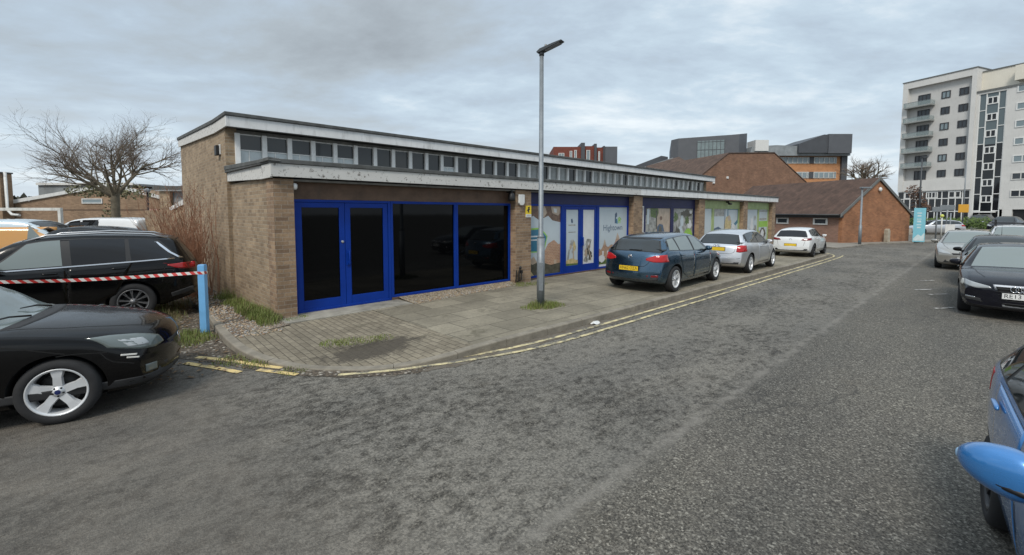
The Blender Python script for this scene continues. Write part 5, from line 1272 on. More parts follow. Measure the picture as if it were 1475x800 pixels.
# the blue banner: white letters running up it, worn illegible in the photograph except their rhythm
M_BAN = plain('light_blue_banner', (.20, .50, .60), .45, var=.06)
t_ = thing('banner_sign', 'tall light blue banner sign with white marks at the corner of the orange brick gable', 'sign', (28.15, 31.2, .0), R(-42))
mb = MB(); mb.box(-.31, .31, -.02, .02, .10, 2.44)
for k, (w_, h_) in enumerate(((.10, .10), (.12, .06), (.10, .12), (.12, .05), (.10, .10), (.12, .08))): mb.box(-.02-w_, -.02+w_, -.0235, -.0205, 1.05+k*.20, 1.05+k*.20+h_, 1)
mb.poly([(-.27, -.0235, .18), (.27, -.0235, .18), (.29, -.0235, .75), (.12, -.0235, .50), (-.05, -.0235, .62), (-.27, -.0235, .34)], 1); mb.build('panel', [M_BAN, plain('white_print', (.55, .66, .68), .5)], t_, fix=False)
mb = MB(); mb.tube([(-.20, .05, 0), (-.20, .05, 2.3)], .025, 8); mb.tube([(.20, .05, 0), (.20, .05, 2.3)], .025, 8); mb.build('stand', M_GALV, t_)
# small signs and posts at the junction
def sign_post(lbl, x, y, h, w, hh, mat, pole_to=None, z0=0.0, name='road_sign'):
    t_ = thing(name, lbl, 'sign', (x, y, z0), R(-42)); mb = MB(); mb.tube([(0, .04, 0), (0, .04, pole_to or h)], .045, 8); mb.build('pole', M_GALV, t_)
    mb = MB(); mb.box(-w/2, w/2, -.02, .01, h-hh/2, h+hh/2); mb.build('plate', mat, t_, bev=.01); return t_
sign_post('square orange yellow sign on a grey pole in front of the white tower', 44.9, 45.0, 2.55, .75, .80, plain('orange_sign', (.62, .32, .03), .5, var=.05), 7.2)
sign_post('small grey sign on a pole just right of the light blue banner', 29.6, 31.5, 2.35, .5, .34, M_GALV, 2.5)
sign_post('grey sign on a pole beyond the banner beside the hedge', 40.4, 42.0, 2.6, 1.0, .45, M_GALV, 2.8)
sign_post('white notice board low on the far pavement left of the hedge', 34.55, 35.6, .75, .55, .9, M_WPL, 2.1)
t_ = thing('traffic_beacon', 'small yellow topped post at the junction in front of the hedge', 'beacon', (35.4, 37.2, 0)); mb = MB(); mb.tube([(0, 0, 0), (0, 0, 1.75)], .045, 8); mb.build('pole', M_WPOST, t_); mb = MB(); mb.blob((0, 0, 1.85), (.13, .13, .14)); mb.build('globe', plain('yellow_globe', (.55, .58, .12), .5), t_)
t_ = thing('street_lamp', 'tall dark slim lamp column in front of the left side of the white tower', 'street lamp', (40.5, 45.0, 0)); mb = MB(); mb.tube([(0, 0, 0), (0, 0, 7.6)], [.09, .055], 8); mb.build('pole', M_LAMP, t_); mb = MB(); mb.box(-.1, .5, -.1, .1, 7.55, 7.67); mb.build('lamp_head', M_LAMP, t_)
# ------------------------------------------------------------------ grass and weeds
M_GRASS = None
m, t, b = nt('grass_blade'); b.inputs['Roughness'].default_value = .7
lk(t, mix(t, noise(t, coord(t), 3.0, 4), (.075, .12, .022), (.22, .25, .06)), b.inputs['Base Color']); M_GRASS = m
m, t, b = nt('dry_grass'); b.inputs['Roughness'].default_value = .8
lk(t, mix(t, noise(t, coord(t), 4.0, 4), (.13, .11, .05), (.24, .20, .10)), b.inputs['Base Color']); M_DRY = m
def tufts(name, spots, seed=1, mi_dry=.2):
    rr = random.Random(seed); mb = MB()
    for (u, v_, rad, n, h, z) in spots:
        for _ in range(int(n*1.5)):
            a, d = rr.uniform(0, 6.283), rad*math.sqrt(rr.random())
            x, y = u+d*math.cos(a), v_+d*math.sin(a); hh = h*rr.uniform(.4, 1.1)*(1-.5*d/rad); ln = rr.uniform(.1, .6)*hh; b_ = rr.uniform(0, 6.283); w_ = .0042
            dx, dy = math.cos(b_), math.sin(b_)
            mb.add([(x-dy*w_, y+dx*w_, z), (x+dy*w_, y-dx*w_, z), (x+dx*ln*.4+dy*w_*.7, y+dy*ln*.4-dx*w_*.7, z+hh*.6), (x+dx*ln*.4-dy*w_*.7, y+dy*ln*.4+dx*w_*.7, z+hh*.6), (x+dx*ln, y+dy*ln, z+hh)], [(0, 1, 2, 3), (3, 2, 4)], 1 if rr.random() < mi_dry else 0)
    o = tag(mb.build(name, [M_GRASS, M_DRY], fix=False), kind='stuff'); put(o, 0, 0); return o
SP = [(4.05, -2.62, .30, 520, .20, .12), (4.35, -2.70, .26, 260, .12, .12), (3.75, -2.55, .2, 160, .10, .12), (5.75, -.25, .35, 260, .10, .12), (6.2, -.45, .3, 160, .09, .12)]
for k in range(26):
    rr = random.Random(k); s = k/25; SP.append((-.50-.10*rr.random(), -.25+3.4*s*rr.uniform(.7, 1.1), rr.uniform(.12, .26), int(rr.uniform(60, 170)), rr.uniform(.10, .36), .10))
SP += [(-.50, .35, .25, 420, .30, .10), (-.52, .85, .25, 380, .26, .10), (-.48, .0, .2, 240, .28, .10), (.05, -.12, .12, 60, .06, .12), (-.2, -.2, .16, 90, .07, .11)]
SP += [(.0, -2.32, .22, 130, .07, .11), (-.22, -2.25, .22, 130, .08, .11), (.25, -2.42, .22, 130, .06, .11), (.5, -2.45, .18, 90, .05, .11)]
SP += [(-1.72, .25, .34, 420, .17, .0), (-2.05, .15, .30, 300, .16, .0), (-1.85, -.25, .34, 300, .14, .0), (-2.2, -.2, .3, 180, .14, .0), (-1.6, -.1, .3, 200, .16, .0), (-1.42, -1.75, .28, 170, .10, .0), (-1.22, -2.15, .22, 150, .10, .0), (-.95, -2.75, .2, 110, .07, .0)]
tufts('grass', SP, 3)
SD = [(-1.9+rr.uniform(-.5, .5), rr.uniform(.6, 4.0), .4, 110, .28, .0) for rr in [random.Random(k) for k in range(14)]]
tufts('dry_weeds', SD, 8, .8)
# leaf litter and small stones on the gravel
rr = random.Random(9); mb = MB()
for _ in range(1500):
    u, v_ = rr.uniform(-1.2, -.42), rr.uniform(-.9, 4.0)
    if v_ < -.5 and u > -.5: continue
    r_ = rr.uniform(.010, .026); mb.blob((u, v_, .108), (r_, r_*rr.uniform(.6, 1), r_*.6), 2.4, 6, 4, rr.randrange(3))
for _ in range(900):
    u = rr.uniform(2.3, 5.75); v_ = rr.uniform(-.55+.09*(u-2.3), .18); r_ = rr.uniform(.008, .022); mb.blob((u, v_, .135+max(0, v_+.2)*.09), (r_, r_*rr.uniform(.6, 1), r_*.6), 2.4, 6, 4, rr.randrange(3))
o = tag(mb.build('pebbles', [plain('pebble_brown', (.22, .15, .10), .85), plain('pebble_buff', (.36, .28, .19), .85), plain('pebble_grey', (.30, .29, .27), .85)], fix=False), kind='stuff'); put(o, 0, 0)
rr = random.Random(11); mb = MB()
for _ in range(420):
    u, v_ = rr.uniform(-2.6, -1.36), rr.uniform(-2.2, 3.8); a = rr.uniform(0, 6.28); s_ = rr.uniform(.02, .05); z_ = rr.uniform(.008, .03)
    mb.poly([(u+s_*math.cos(a), v_+s_*math.sin(a), z_), (u-s_*.5*math.sin(a), v_+s_*.5*math.cos(a), z_+.012), (u-s_*math.cos(a), v_-s_*math.sin(a), z_), (u+s_*.5*math.sin(a), v_-s_*.5*math.cos(a), z_+.01)])
o = tag(mb.build('fallen_leaves', plain('dead_leaf', (.17, .11, .06), .8, var=.5, sc=20), fix=False), kind='stuff'); put(o, 0, 0)
# ------------------------------------------------------------------ trees and shrubs
M_BARK = plain('tree_bark', (.14, .118, .082), .95, var=.35, sc=5, bmp=.5); M_TWIG = plain('twig_bark', (.165, .128, .10), .9, var=.25)
M_RTWIG = plain('red_brown_twig', (.28, .14, .082), .8, var=.35, sc=5); M_IVY = plain('evergreen_leaf', (.035, .050, .022), .8, var=.4, sc=3)
def bare_tree(name, label, loc, h0, reach, seed, limbs=7, trunk_r=.17, flat=.75, tw=1.0, spread=1.0, up=0.0, depth=5, grp=None):
    rr = random.Random(seed); tr, cr = MB(), MB(); root = thing(name, label, 'tree', loc, 0, grp)
    cnt = [0]
    def branch(p, d, L_, r_, lv):
        n = 5 if lv < 2 else 4 if lv < 4 else 3; pts = [Vector(p)]; rs_ = [r_]; dd = Vector(d)
        bend = Vector((rr.uniform(-1, 1), rr.uniform(-1, 1), rr.uniform(-.2, 1.0)))*.10
        for k in range(n):
            dd = (dd + bend + Vector((rr.gauss(0, .10), rr.gauss(0, .10), rr.gauss(0, .08) + (.05 if lv < 3 else .03)))).normalized()
            pts.append(pts[-1] + dd*(L_/n)); rs_.append(r_*(1-.62*(k+1)/n))
        (tr if lv < 3 else cr).tube(pts, rs_, 7 if lv < 2 else 4 if lv < 4 else 3, 0, False); cnt[0] += 1
        if lv >= depth: return
        kids = (5, 5, 6, 5, 3)[min(lv, 4)]
        for k in range(kids):
            i = max(1, min(n, int(n*(.30+.70*(k+rr.random())/kids)+.5))); q = pts[i]; base = (pts[i]-pts[i-1]).normalized()
            ax = Vector((rr.gauss(0, 1), rr.gauss(0, 1), rr.gauss(0, .8))); ax = (ax - base*ax.dot(base)).normalized()
            a = R(rr.uniform(22, 55)); nd = (base*math.cos(a) + ax*math.sin(a)); nd.z = nd.z*flat + up; nd.normalize()
            branch(q, nd, L_*rr.uniform(.48, .70), max(.0035*tw, min(rs_[i]*.8, r_*.50)), lv+1)
    tr.tube([(0, 0, -.1), (0, 0, .15), (.02, 0, h0*.5), (.03, .02, h0), (.03, .02, h0+.15)], [trunk_r*1.35, trunk_r*1.08, trunk_r, trunk_r*1.05, trunk_r*.8], 12)
    for k in range(limbs):
        a = 2*math.pi*k/limbs + rr.uniform(-.3, .3); e_ = R(rr.uniform(22, 68)) if k else R(80)
        d = Vector((math.cos(a)*math.cos(e_)*spread, math.sin(a)*math.cos(e_)*spread, math.sin(e_))).normalized()
        branch((.03, .02, h0-.25*rr.random()), d, reach*rr.uniform(.50, .66), trunk_r*rr.uniform(.40, .60), 1)
    tr.build('trunk', M_BARK, root, fix=False); cr.build('crown', M_TWIG, root, fix=False); return root
bare_tree('bare_tree', 'large bare spreading tree behind the white van at the left', (-19.3, 22.0, 0), 3.0, 4.1, 21, limbs=9, trunk_r=.17, flat=.90, tw=.85, spread=.92)
bare_tree('bare_tree', 'bare ivy-dark tree peeping over the orange brick gable', (39.0, 50.0, 0), 5.2, 3.4, 5, limbs=7, trunk_r=.3, tw=2.2, depth=4)
def leafy(name, label, loc, blobs, n, size, mat, seed, cat='tree', trunk=None):
    rr = random.Random(seed); mb = MB(); root = thing(name, label, cat, loc)
    for _ in range(n):
        c, r_ = blobs[rr.randrange(len(blobs))]; d = Vector((rr.gauss(0, 1), rr.gauss(0, 1), rr.gauss(0, 1))).normalized()*(rr.random()**.33); p = Vector((c[0]+d.x*r_[0], c[1]+d.y*r_[1], c[2]+d.z*r_[2]))
        a = Vector((rr.gauss(0, 1), rr.gauss(0, 1), rr.gauss(0, 1))).normalized(); b_ = a.orthogonal().normalized(); s_ = size*rr.uniform(.5, 1.2)
        mb.poly([p+a*s_, p+b_*s_*.5, p-a*s_, p-b_*s_*.5])
    if trunk: tb = MB(); tb.tube([(0, 0, 0), (0, 0, trunk[0])], [trunk[1], trunk[1]*.6], 8); tb.build('trunk', M_BARK, root)
    mb.build('crown' if trunk else 'foliage', mat, root, fix=False); return root
leafy('evergreen_tree', 'dark evergreen crown between the orange brick gable and the white tower', (43.5, 55.0, 0), [((0, 0, 4.2), (2.2, 2, 1.6)), ((1.6, 0, 3.4), (1.6, 1.5, 1.4)), ((-1.5, 0, 3.6), (1.5, 1.2, 1.2))], 1600, .22, M_IVY, 3, trunk=(3.6, .2))
M_HEDGE = plain('hedge_leaf', (.075, .12, .022), .8, var=.45, sc=2.5)
leafy('hedge', 'clipped green hedge in front of the white tower entrance', (46.5, 48.5, 0), [((x_, 0, .95), (1.0, .9, .75)) for x_ in (-3, -2, -1, 0, 1, 2, 3, 4)] + [((x_, .6, .6), (1.0, .9, .6)) for x_ in (5, 6, 7, 8)], 4200, .13, M_HEDGE, 4, 'hedge')
leafy('bush', 'olive green evergreen bush under the left of the bare tree', (-23.6, 26.5, 0), [((0, 0, 3.5), (1.3, 1.0, .5)), ((1.4, 0, 3.3), (1.2, .9, .45)), ((-1.3, 0, 3.4), (1.0, .9, .4)), ((.2, 0, 1.6), (.5, .5, 1.4))], 900, .10, plain('olive_leaf', (.12, .115, .060), .85, var=.4), 6, 'bush')
M_RBUSH = plain('russet_leaf', (.10, .055, .035), .85, var=.5, sc=2)
leafy('russet_tree', 'small russet-leaved tree beside the light blue banner', (40.9, 45.6, 0), [((0, 0, 3.3), (.6, .6, 1.1)), ((.2, 0, 1.8), (.5, .5, .9)), ((-.5, 0, 4.2), (.7, .6, .8)), ((.6, 0, 2.6), (.5, .5, .7))], 900, .16, M_RBUSH, 9, trunk=(2.5, .12))
# the bare red-stemmed shrub against the side wall
root = thing('bare_shrub', 'tall bare shrub of thin red-brown stems against the brick side wall', 'shrub', L2W(-.95, 4.6, 0), ROTZ)
rr = random.Random(2); mb = MB()
for k in range(200):
    x, y = rr.gauss(0, .16), rr.uniform(-.9, 1.2); a = rr.uniform(0, 6.28); ln = rr.uniform(1.0, 2.75); sp_ = rr.uniform(.05, .62)
    d = Vector((math.cos(a)*sp_*.55 - .10, math.sin(a)*sp_, 1)).normalized(); p = Vector((x, y, 0)); pts = [p.copy()]; rs_ = [.009]
    for j in range(5):
        d = (d + Vector((rr.gauss(0, .07), rr.gauss(0, .07), .03))).normalized(); p = p + d*ln/5
        p.x = min(p.x, .50); pts.append(p.copy()); rs_.append(.009*(1-.16*(j+1)))
        if j >= 1:
            for _ in range(2):
                q = (d + Vector((rr.gauss(0, .5), rr.gauss(0, .5), rr.uniform(0, .5)))).normalized(); e_ = p + q*rr.uniform(.15, .5); e_.x = min(e_.x, .50); mb.tube([p, e_], [.0045, .002], 3, 0, False)
    mb.tube(pts, rs_, 4, 0, False)
mb.build('stems', M_RTWIG, root, fix=False)
# ------------------------------------------------------------------ background buildings
B_RED = brick('red_brown_brick', (.29, .155, .095), (.20, .102, .066), (.20, .16, .12), var=.35, streak=.25)
B_ORG = brick('orange_brick', (.40, .175, .080), (.29, .118, .055), (.26, .19, .13), var=.4, streak=.25)
B_PINK = brick('pink_brown_brick', (.32, .18, .13), (.245, .14, .10), (.24, .19, .16), var=.25)
B_FAR = brick('tan_brick', (.34, .225, .14), (.25, .16, .098), (.25, .20, .15), var=.35, streak=.2)
B_OFF = brick('office_orange_brick', (.56, .26, .11), (.47, .21, .09), (.34, .22, .14), var=.2)
def tiles(name, col, w=.3, h=.25):
    m = brick(name, col, [q*.65 for q in col], [q*.35 for q in col], w, h, .45, .6); return m
M_TILE = tiles('brown_roof_tile', (.105, .062, .045)); M_TILE2 = tiles('dull_roof_tile', (.12, .075, .055))
M_GREY = plain('grey_cladding', (.085, .09, .10), .6, var=.10, sc=.6); M_GREY2 = plain('dark_grey_cladding', (.060, .064, .072), .6, var=.12, sc=.6)
M_SLATE = plain('grey_sheet_roof', (.22, .24, .25), .6, var=.2, sc=1.2); M_WIN = glass('far_window_glass', (.035, .042, .05), .08, .6); M_WINP = glass('pale_window_glass', (.20, .25, .27), .10, .6)
M_WTRIM = plain('white_trim', (.62, .62, .60), .5, var=.1, stain=.15)
M_LEAD = plain('lead_verge', (.13, .135, .13), .7, var=.2)
def frameX(P0, P1):
    a = Vector((P1[0]-P0[0], P1[1]-P0[1], 0)); return math.atan2(a.y, a.x), a.length
def bthing(name, label, P0, P1, cat='building', z=0.0):
    rz, L_ = frameX(P0, P1); return thing(name, label, cat, (P0[0], P0[1], z), rz), L_
def part(nm, mat, par, *boxes, bev=0.0):
    mb = MB()
    for b_ in boxes: mb.box(*b_)
    return mb.build(nm, mat, par, bev=bev)
def win(par, x0, x1, z0, z1, frame_m, pane_m, y=0.0, mull=0, fw=.06, dep=.05):
    mb = MB(); mb.box(x0, x0+fw, y-dep, y+.02, z0, z1); mb.box(x1-fw, x1, y-dep, y+.02, z0, z1); mb.box(x0+fw, x1-fw, y-dep, y+.02, z1-fw, z1); mb.box(x0+fw, x1-fw, y-dep, y+.02, z0, z0+fw)
    for k in range(mull):
        c = x0+(x1-x0)*(k+1)/(mull+1); mb.box(c-fw*.4, c+fw*.4, y-dep, y+.02, z0+fw, z1-fw)
    w = mb.build('window', frame_m, par); part('pane', pane_m, w, (x0+fw, x1-fw, y-.02, y-.005, z0+fw, z1-fw)); return w
# --- low brick building with tiled roof: local x along the gable end, y along the long wall
LB, Lg = bthing('low_brick_building', 'low brick building with brown tiled roof and an orange gable end beyond the shop', (22.19, 30.33), (28.6, 32.5))
EV, PK, DEP, MID = 2.12, 4.45, 10.5, Lg*.50
mb = MB(); mb.prism([(0, 0), (Lg, 0), (Lg, EV), (MID, PK-.10), (0, EV)], 'y', 0, .25); mb.build('gable_wall', B_ORG, LB)
part('side_wall', B_PINK, LB, (.0, .25, .252, DEP, 0, EV-.02)); part('back_wall', B_PINK, LB, (Lg-.25, Lg, .252, DEP, 0, EV-.02))
mb = MB()
for (xa, za, xb, zb) in ((-.30, EV-.19, MID, PK), (Lg+.25, EV-.17, MID, PK)): mb.hexa([(xa, -.06, za), (xb, -.06, zb), (xb, DEP+.1, zb), (xa, DEP+.1, za), (xa, -.06, za+.10), (xb, -.06, zb+.10), (xb, DEP+.1, zb+.10), (xa, DEP+.1, za+.10)])
rf = mb.build('roof', M_TILE, LB)
mb = MB()
for (xa, za, xb, zb) in ((-.31, EV-.22, MID+.01, PK+.02), (Lg+.26, EV-.20, MID-.01, PK+.02)): mb.hexa([(xa, -.10, za-.10), (xb, -.10, zb-.10), (xb, -.063, zb-.10), (xa, -.063, za-.10), (xa, -.10, za+.11), (xb, -.10, zb+.11), (xb, -.063, zb+.11), (xa, -.063, za+.11)])
mb.build('verge', M_LEAD, LB)
mb = MB(); mb.tube([(-.36, -.05, EV-.16), (-.36, DEP, EV-.16)], .07, 8); mb.box(-.30, .02, -.05, DEP, EV-.34, EV-.20); mb.build('gutter', M_BLK, LB)
for y_ in (1.0, 4.0):
    mb = MB(); y0, y1 = y_, y_+1.05
    mb.box(-.05, .02, y0, y1, 1.28, 1.36); mb.box(-.05, .02, y0, y1, 1.66, 1.74); mb.box(-.05, .02, y0, y0+.12, 1.36, 1.66); mb.box(-.05, .02, y1-.12, y1, 1.36, 1.66); w = mb.build('window', M_WTRIM, LB); part('pane', M_WIN, w, (-.02, -.008, y0+.12, y1-.12, 1.36, 1.66))
part('door', M_BLK, LB, (-.02, -.003, 9.0, 9.8, 0, 1.9))
t_ = thing('floodlight', 'round white floodlight near the peak of the orange brick gable', 'light', (0, 0, 0)); 
gp = Vector((22.19, 30.33, 0)) + Vector((6.41, 2.17, 0)).normalized()*MID
t_.location = (gp.x, gp.y, 3.72); t_.rotation_euler = (0, 0, math.atan2(2.17, 6.41)); mb = MB(); mb.blob((0, -.10, 0), (.13, .10, .15)); mb.build('lamp_head', M_WPL, t_); part('bracket', M_BLK, t_, (-.03, .03, -.08, -.002, -.03, .03))
# --- tall brick gable behind the shop
GB, Lq = bthing('brick_hall', 'brown brick hall with a clipped gable end and tiled roof rising behind the shop', (19.3, 46.0), (32.6, 50.0))
mb = MB(); mb.prism([(0, 0), (Lq, 0), (Lq, 5.2), (9.0, 8.42), (3.1, 8.15), (0, 6.0)], 'y', 0, .3); mb.build('gable_wall', B_RED, GB)
mb = MB()
for (xa, za, xb, zb) in ((-.25, 5.82, 3.1, 8.18), (3.1, 8.18, 9.0, 8.46), (9.0, 8.46, Lq+.2, 5.10)): mb.hexa([(xa, -.05, za), (xb, -.05, zb), (xb, 16, zb), (xa, 16, za), (xa, -.05, za+.10), (xb, -.05, zb+.10), (xb, 16, zb+.10), (xa, 16, za+.10)])
mb.build('roof', M_TILE2, GB); part('side_wall', B_RED, GB, (0, .3, .302, 15.5, 0, 5.8)); part('end_wall', B_RED, GB, (Lq-.3, Lq, .302, 15.5, 0, 4.7))
part('white_vent', M_WPL, GB, (1.2, 1.42, -.12, -.002, 5.1, 5.32)); part('white_vent', M_WPL, GB, (2.9, 3.12, -.10, -.002, 5.62, 5.85))
HL2, _ = bthing('tiled_house', 'long brown tiled roof sloping up to the brick hall behind the shop', (15.4, 50.5), (22.5, 52.0))
mb = MB(); mb.prism([(1.8, 0), (7.4, 0), (7.4, 5.0), (1.8, 5.0)], 'y', .1, 8); mb.build('wall', B_RED, HL2)
mb = MB(); mb.hexa([(1.4, -.3, 5.1), (7.8, -.3, 6.0), (7.8, 7, 9.2), (3.2, 7, 7.9), (1.4, -.3, 5.25), (7.8, -.3, 6.15), (7.8, 7, 9.35), (3.2, 7, 8.05)]); mb.build('roof', M_TILE2, HL2)
# --- grey office with orange brick
OF = thing('grey_office_building', 'large grey clad office with a glazed box and orange brick wing behind the brick hall', 'building', (0, 0, 0)); Y0 = 115.0
mb = MB(); mb.prism([(26.7, 0), (40.7, 0), (40.7, 16.7), (39, 17.0), (32, 14.3), (26.7, 14.0)], 'y', Y0+4, Y0+24); mb.build('low_wing', M_GREY2, OF)
mb = MB(); mb.prism([(24.5, 0), (41, 0), (41, 14.6), (33, 12.2), (24.5, 11.5)], 'y', Y0+2, Y0+3.9); mb.build('brick_wing', B_OFF, OF)
mb = MB(); mb.prism([(25, 12.3), (33, 13.0), (41, 15.6), (41, 16.2), (33, 13.6), (25, 12.9)], 'y', Y0+1, Y0+3.9); mb.build('roof_edge', M_SLATE, OF)
mb = MB(); PL = [(40.6, Y0+1.5, 20.6), (41.9, Y0, 20.8), (55.0, Y0-4.4, 21.1), (58.6, Y0-1, 21.9), (58.6, Y0+16, 21.0), (45.2, Y0+16, 19.6)]; n_ = len(PL); mb.add([(a, b_, 0) for a, b_, c in PL] + PL, [(i, (i+1) % n_, (i+1) % n_+n_, i+n_) for i in range(n_)] + [(6, 7, 8, 9), (6, 9, 10, 11)])
mb.build('clad_block', M_GREY, OF)
rzb = math.atan2(-4.4, 13.1); gl_ = bpy.data.objects.new('glazing', None); COL.objects.link(gl_); gl_.parent = OF; gl_.location = (41.9, Y0, 0); gl_.rotation_euler = (0, 0, rzb)
part('pane', plain('grey_curtain_glass', (.17, .21, .215), .12, var=.2, sc=1.0), gl_, (4.4, 10.6, -.10, -.02, 13.8, 19.9))
mb = MB()
for k in range(8): mb.box(4.4+k*.886-.05, 4.4+k*.886+.05, -.16, -.101, 13.8, 19.9)
for k in range(4): mb.box(4.4, 10.6, -.15, -.102, 13.8+k*1.93-.05, 13.8+k*1.93+.05)
mb.build('mullions', M_GREY2, gl_)
YB = Y0 - 5.5
part('brick_wall', B_OFF, OF, (59.5, 83.2, YB+6, YB+26, 0, 16.4))
part('end_pier', M_GREY2, OF, (83.2, 84.6, YB+5.4, YB+26, 0, 17.4))
for k, z_ in enumerate((14.6, 10.9, 7.2)):
    for j in range(2):
        x0 = 61.0 if j == 0 else 76.5; x1 = 75.3 if j == 0 else 82.2
        mb = MB(); mb.box(x0, x1, YB+5.85, YB+5.99, z_, z_+1.6)
        for q in range(int((x1-x0)/1.25)+1): mb.box(x0+q*1.25-.09, x0+q*1.25+.09, YB+5.72, YB+5.849, z_, z_+1.6)
        w = mb.build('window', plain('office_frame', (.52, .52, .50), .5, var=.15), OF)
        part('pane', M_WINP, w, (x0+.2, x1-.1, YB+5.80, YB+5.846, z_+.18, z_+1.42))
    part('dark_panel', M_GREY2, OF, (75.35, 76.45, YB+5.8, YB+5.99, z_, z_+1.6))
mb = MB(); mb.prism([(59.3, 16.41), (84.6, 16.41), (84.6, 17.1), (76, 18.6), (66, 19.0), (60, 18.6)], 'y', YB+4.5, YB+24); mb.build('roof', M_SLATE, OF)
mb = MB(); mb.prism([(71.2, 17.0), (78.4, 17.0), (78.4, 21.4), (77.4, 21.5), (71.2, 19.2)], 'y', YB+3.8, YB+16); mb.build('roof_tower', M_GREY2, OF); part('roof_tower_end', M_GREY, OF, (78.405, 84.2, YB+3.6, YB+16, 16.9, 21.6))
part('plant_box', M_WTRIM, OF, (60.5, 63.8, YB+4, YB+8, 17.5, 20.2))
# --- red brick flats
RF = thing('red_brick_flats', 'dark red brick flats showing their stepped top above the shop roof behind the lamp post', 'building', (0, 0, 0)); Y1 = 110
M_RB = plain('dark_red_brick', (.15, .042, .028), .85, var=.25, sc=2)
part('wall', M_RB, RF, (10.0, 16.6, Y1, Y1+12, 0, 18.0)); part('wall', M_RB, RF, (17.5, 19.8, Y1+.2, Y1+12, 0, 18.2)); part('wall', M_RB, RF, (20.4, 22.0, Y1+.4, Y1+12, 0, 17.9)); part('low_wall', M_RB, RF, (5.5, 9.995, Y1+2, Y1+12, 0, 16.3))
part('dark_pier', M_GREY2, RF, (16.61, 17.49, Y1-.5, Y1+12, 0, 18.9), (19.81, 20.39, Y1-.3, Y1+12, 0, 18.7), (22.01, 22.4, Y1-.1, Y1+12, 0, 18.2)); part('end_block', M_GREY, RF, (22.41, 25.3, Y1-.4, Y1+12, 0, 18.0))
for x0, x1, z0, z1 in ((11.2, 12.6, 14.0, 16.5), (13.9, 14.5, 14.6, 17.0), (15.0, 15.6, 14.6, 17.2), (17.9, 18.8, 14.6, 17.2), (20.8, 21.2, 14.4, 16.9)): win(RF, x0, x1, z0, z1, M_WTRIM, M_WINP, Y1-.02, 1 if x1-x0 > 1 else 0, .12, .12)
# --- white tower
TW, Lt = bthing('white_tower_block', 'white eight-storey block of flats with balconies and a dark glazed stair column', (65.0, 75.3), (68.7, 66.2))
M_REND = plain('white_render', (.60, .59, .565), .8, var=.06, sc=.5, stain=.12); M_REND2 = plain('cream_render', (.68, .64, .55), .8, var=.06, sc=.5, stain=.08); M_REC = plain('pale_grey_render', (.52, .51, .49), .8, var=.06, sc=.5, stain=.1)
M_DKGL = glass('dark_curtain_glass', (.010, .012, .015), .05, .6); M_GRGL = glass('grey_curtain_glass2', (.10, .13, .14), .05, .7); M_WF = plain('white_mullion', (.70, .70, .68), .5, var=.06); M_BALG = plain('balcony_glass', (.30, .36, .36), .10, var=.05); M_BALG.node_tree.nodes['Principled BSDF'].inputs['Alpha'].default_value = .45
M_DKW = plain('dark_window_frame', (.035, .035, .04), .5)
x0, x1 = -.75, 8.45
part('main_wall', M_REC, TW, (x0+.7, x1-.55, .35, 14, 5.6, 22.8))
part('frame_surround', M_REND, TW, (x0, x0+.695, -.25, 14, 5.6, 23.3), (x1-.545, x1, -.25, 14, 5.6, 23.3), (x0+.70, x1-.55, -.25, 14, 22.3, 23.3), (x0+.70, x1-.55, -.15, .6, 5.6, 7.35))
part('parapet_cap', M_LEAD, TW, (x0-.08, x1+.08, -.33, 14, 23.302, 23.45))
part('penthouse_wall', M_REND2, TW, (x1+.003, x1+6.5, 1.1, 14, 19.9, 22.7)); part('penthouse_cap', M_LEAD, TW, (x1+.085, x1+6.6, 1.0, 14, 22.702, 22.85)); part('penthouse_wing', M_REND2, TW, (12.4, 13.6, -.2, 1.095, 20.4, 22.4))
part('right_wall', M_REND, TW, (11.65, 24, .0, 14, 2.6, 19.6), (12.0, 13.0, .0, 14, 0, 2.595)); part('right_cap', M_LEAD, TW, (x1+.01, 24, -.12, 1.09, 19.602, 19.85))
part('undercroft', M_BLK, TW, (13.05, 24, .3, 14, 0, 2.59))
FL = [8.05, 10.55, 13.05, 15.55, 18.05, 20.0]; FZ = [6.45 + 2.42*k for k in range(6)]
for k, z_ in enumerate(FZ):
    z_ = 7.45 + 2.42*k
    win(TW, 1.15, 2.75, z_-.35 if k else z_, z_+1.45, M_DKW, M_WIN, .34, 2, .10, .08)
    win(TW, 4.15, 5.25, z_+.25, z_+1.35, M_DKW, M_WINP if k % 2 else M_WIN, .34, 1, .12, .07); win(TW, 6.3, 7.4, z_+.25, z_+1.35, M_DKW, M_WIN, .34, 1, .13, .07)
    if k:
        bl = part('balcony', plain('balcony_slab', (.26, .27, .26), .7), TW, (-.25, 3.4, -.95, .345, z_-.55, z_-.33), bev=.01)
        part('balustrade', M_BALG, bl, (-.22, 3.37, -.93, -.90, z_-.328, z_+.30), (-.22, -.19, -.90, .30, z_-.328, z_+.30), (3.34, 3.37, -.90, .30, z_-.328, z_+.30))
        part('rail', M_GALV, bl, (-.25, 3.40, -.955, -.895, z_+.303, z_+.345))
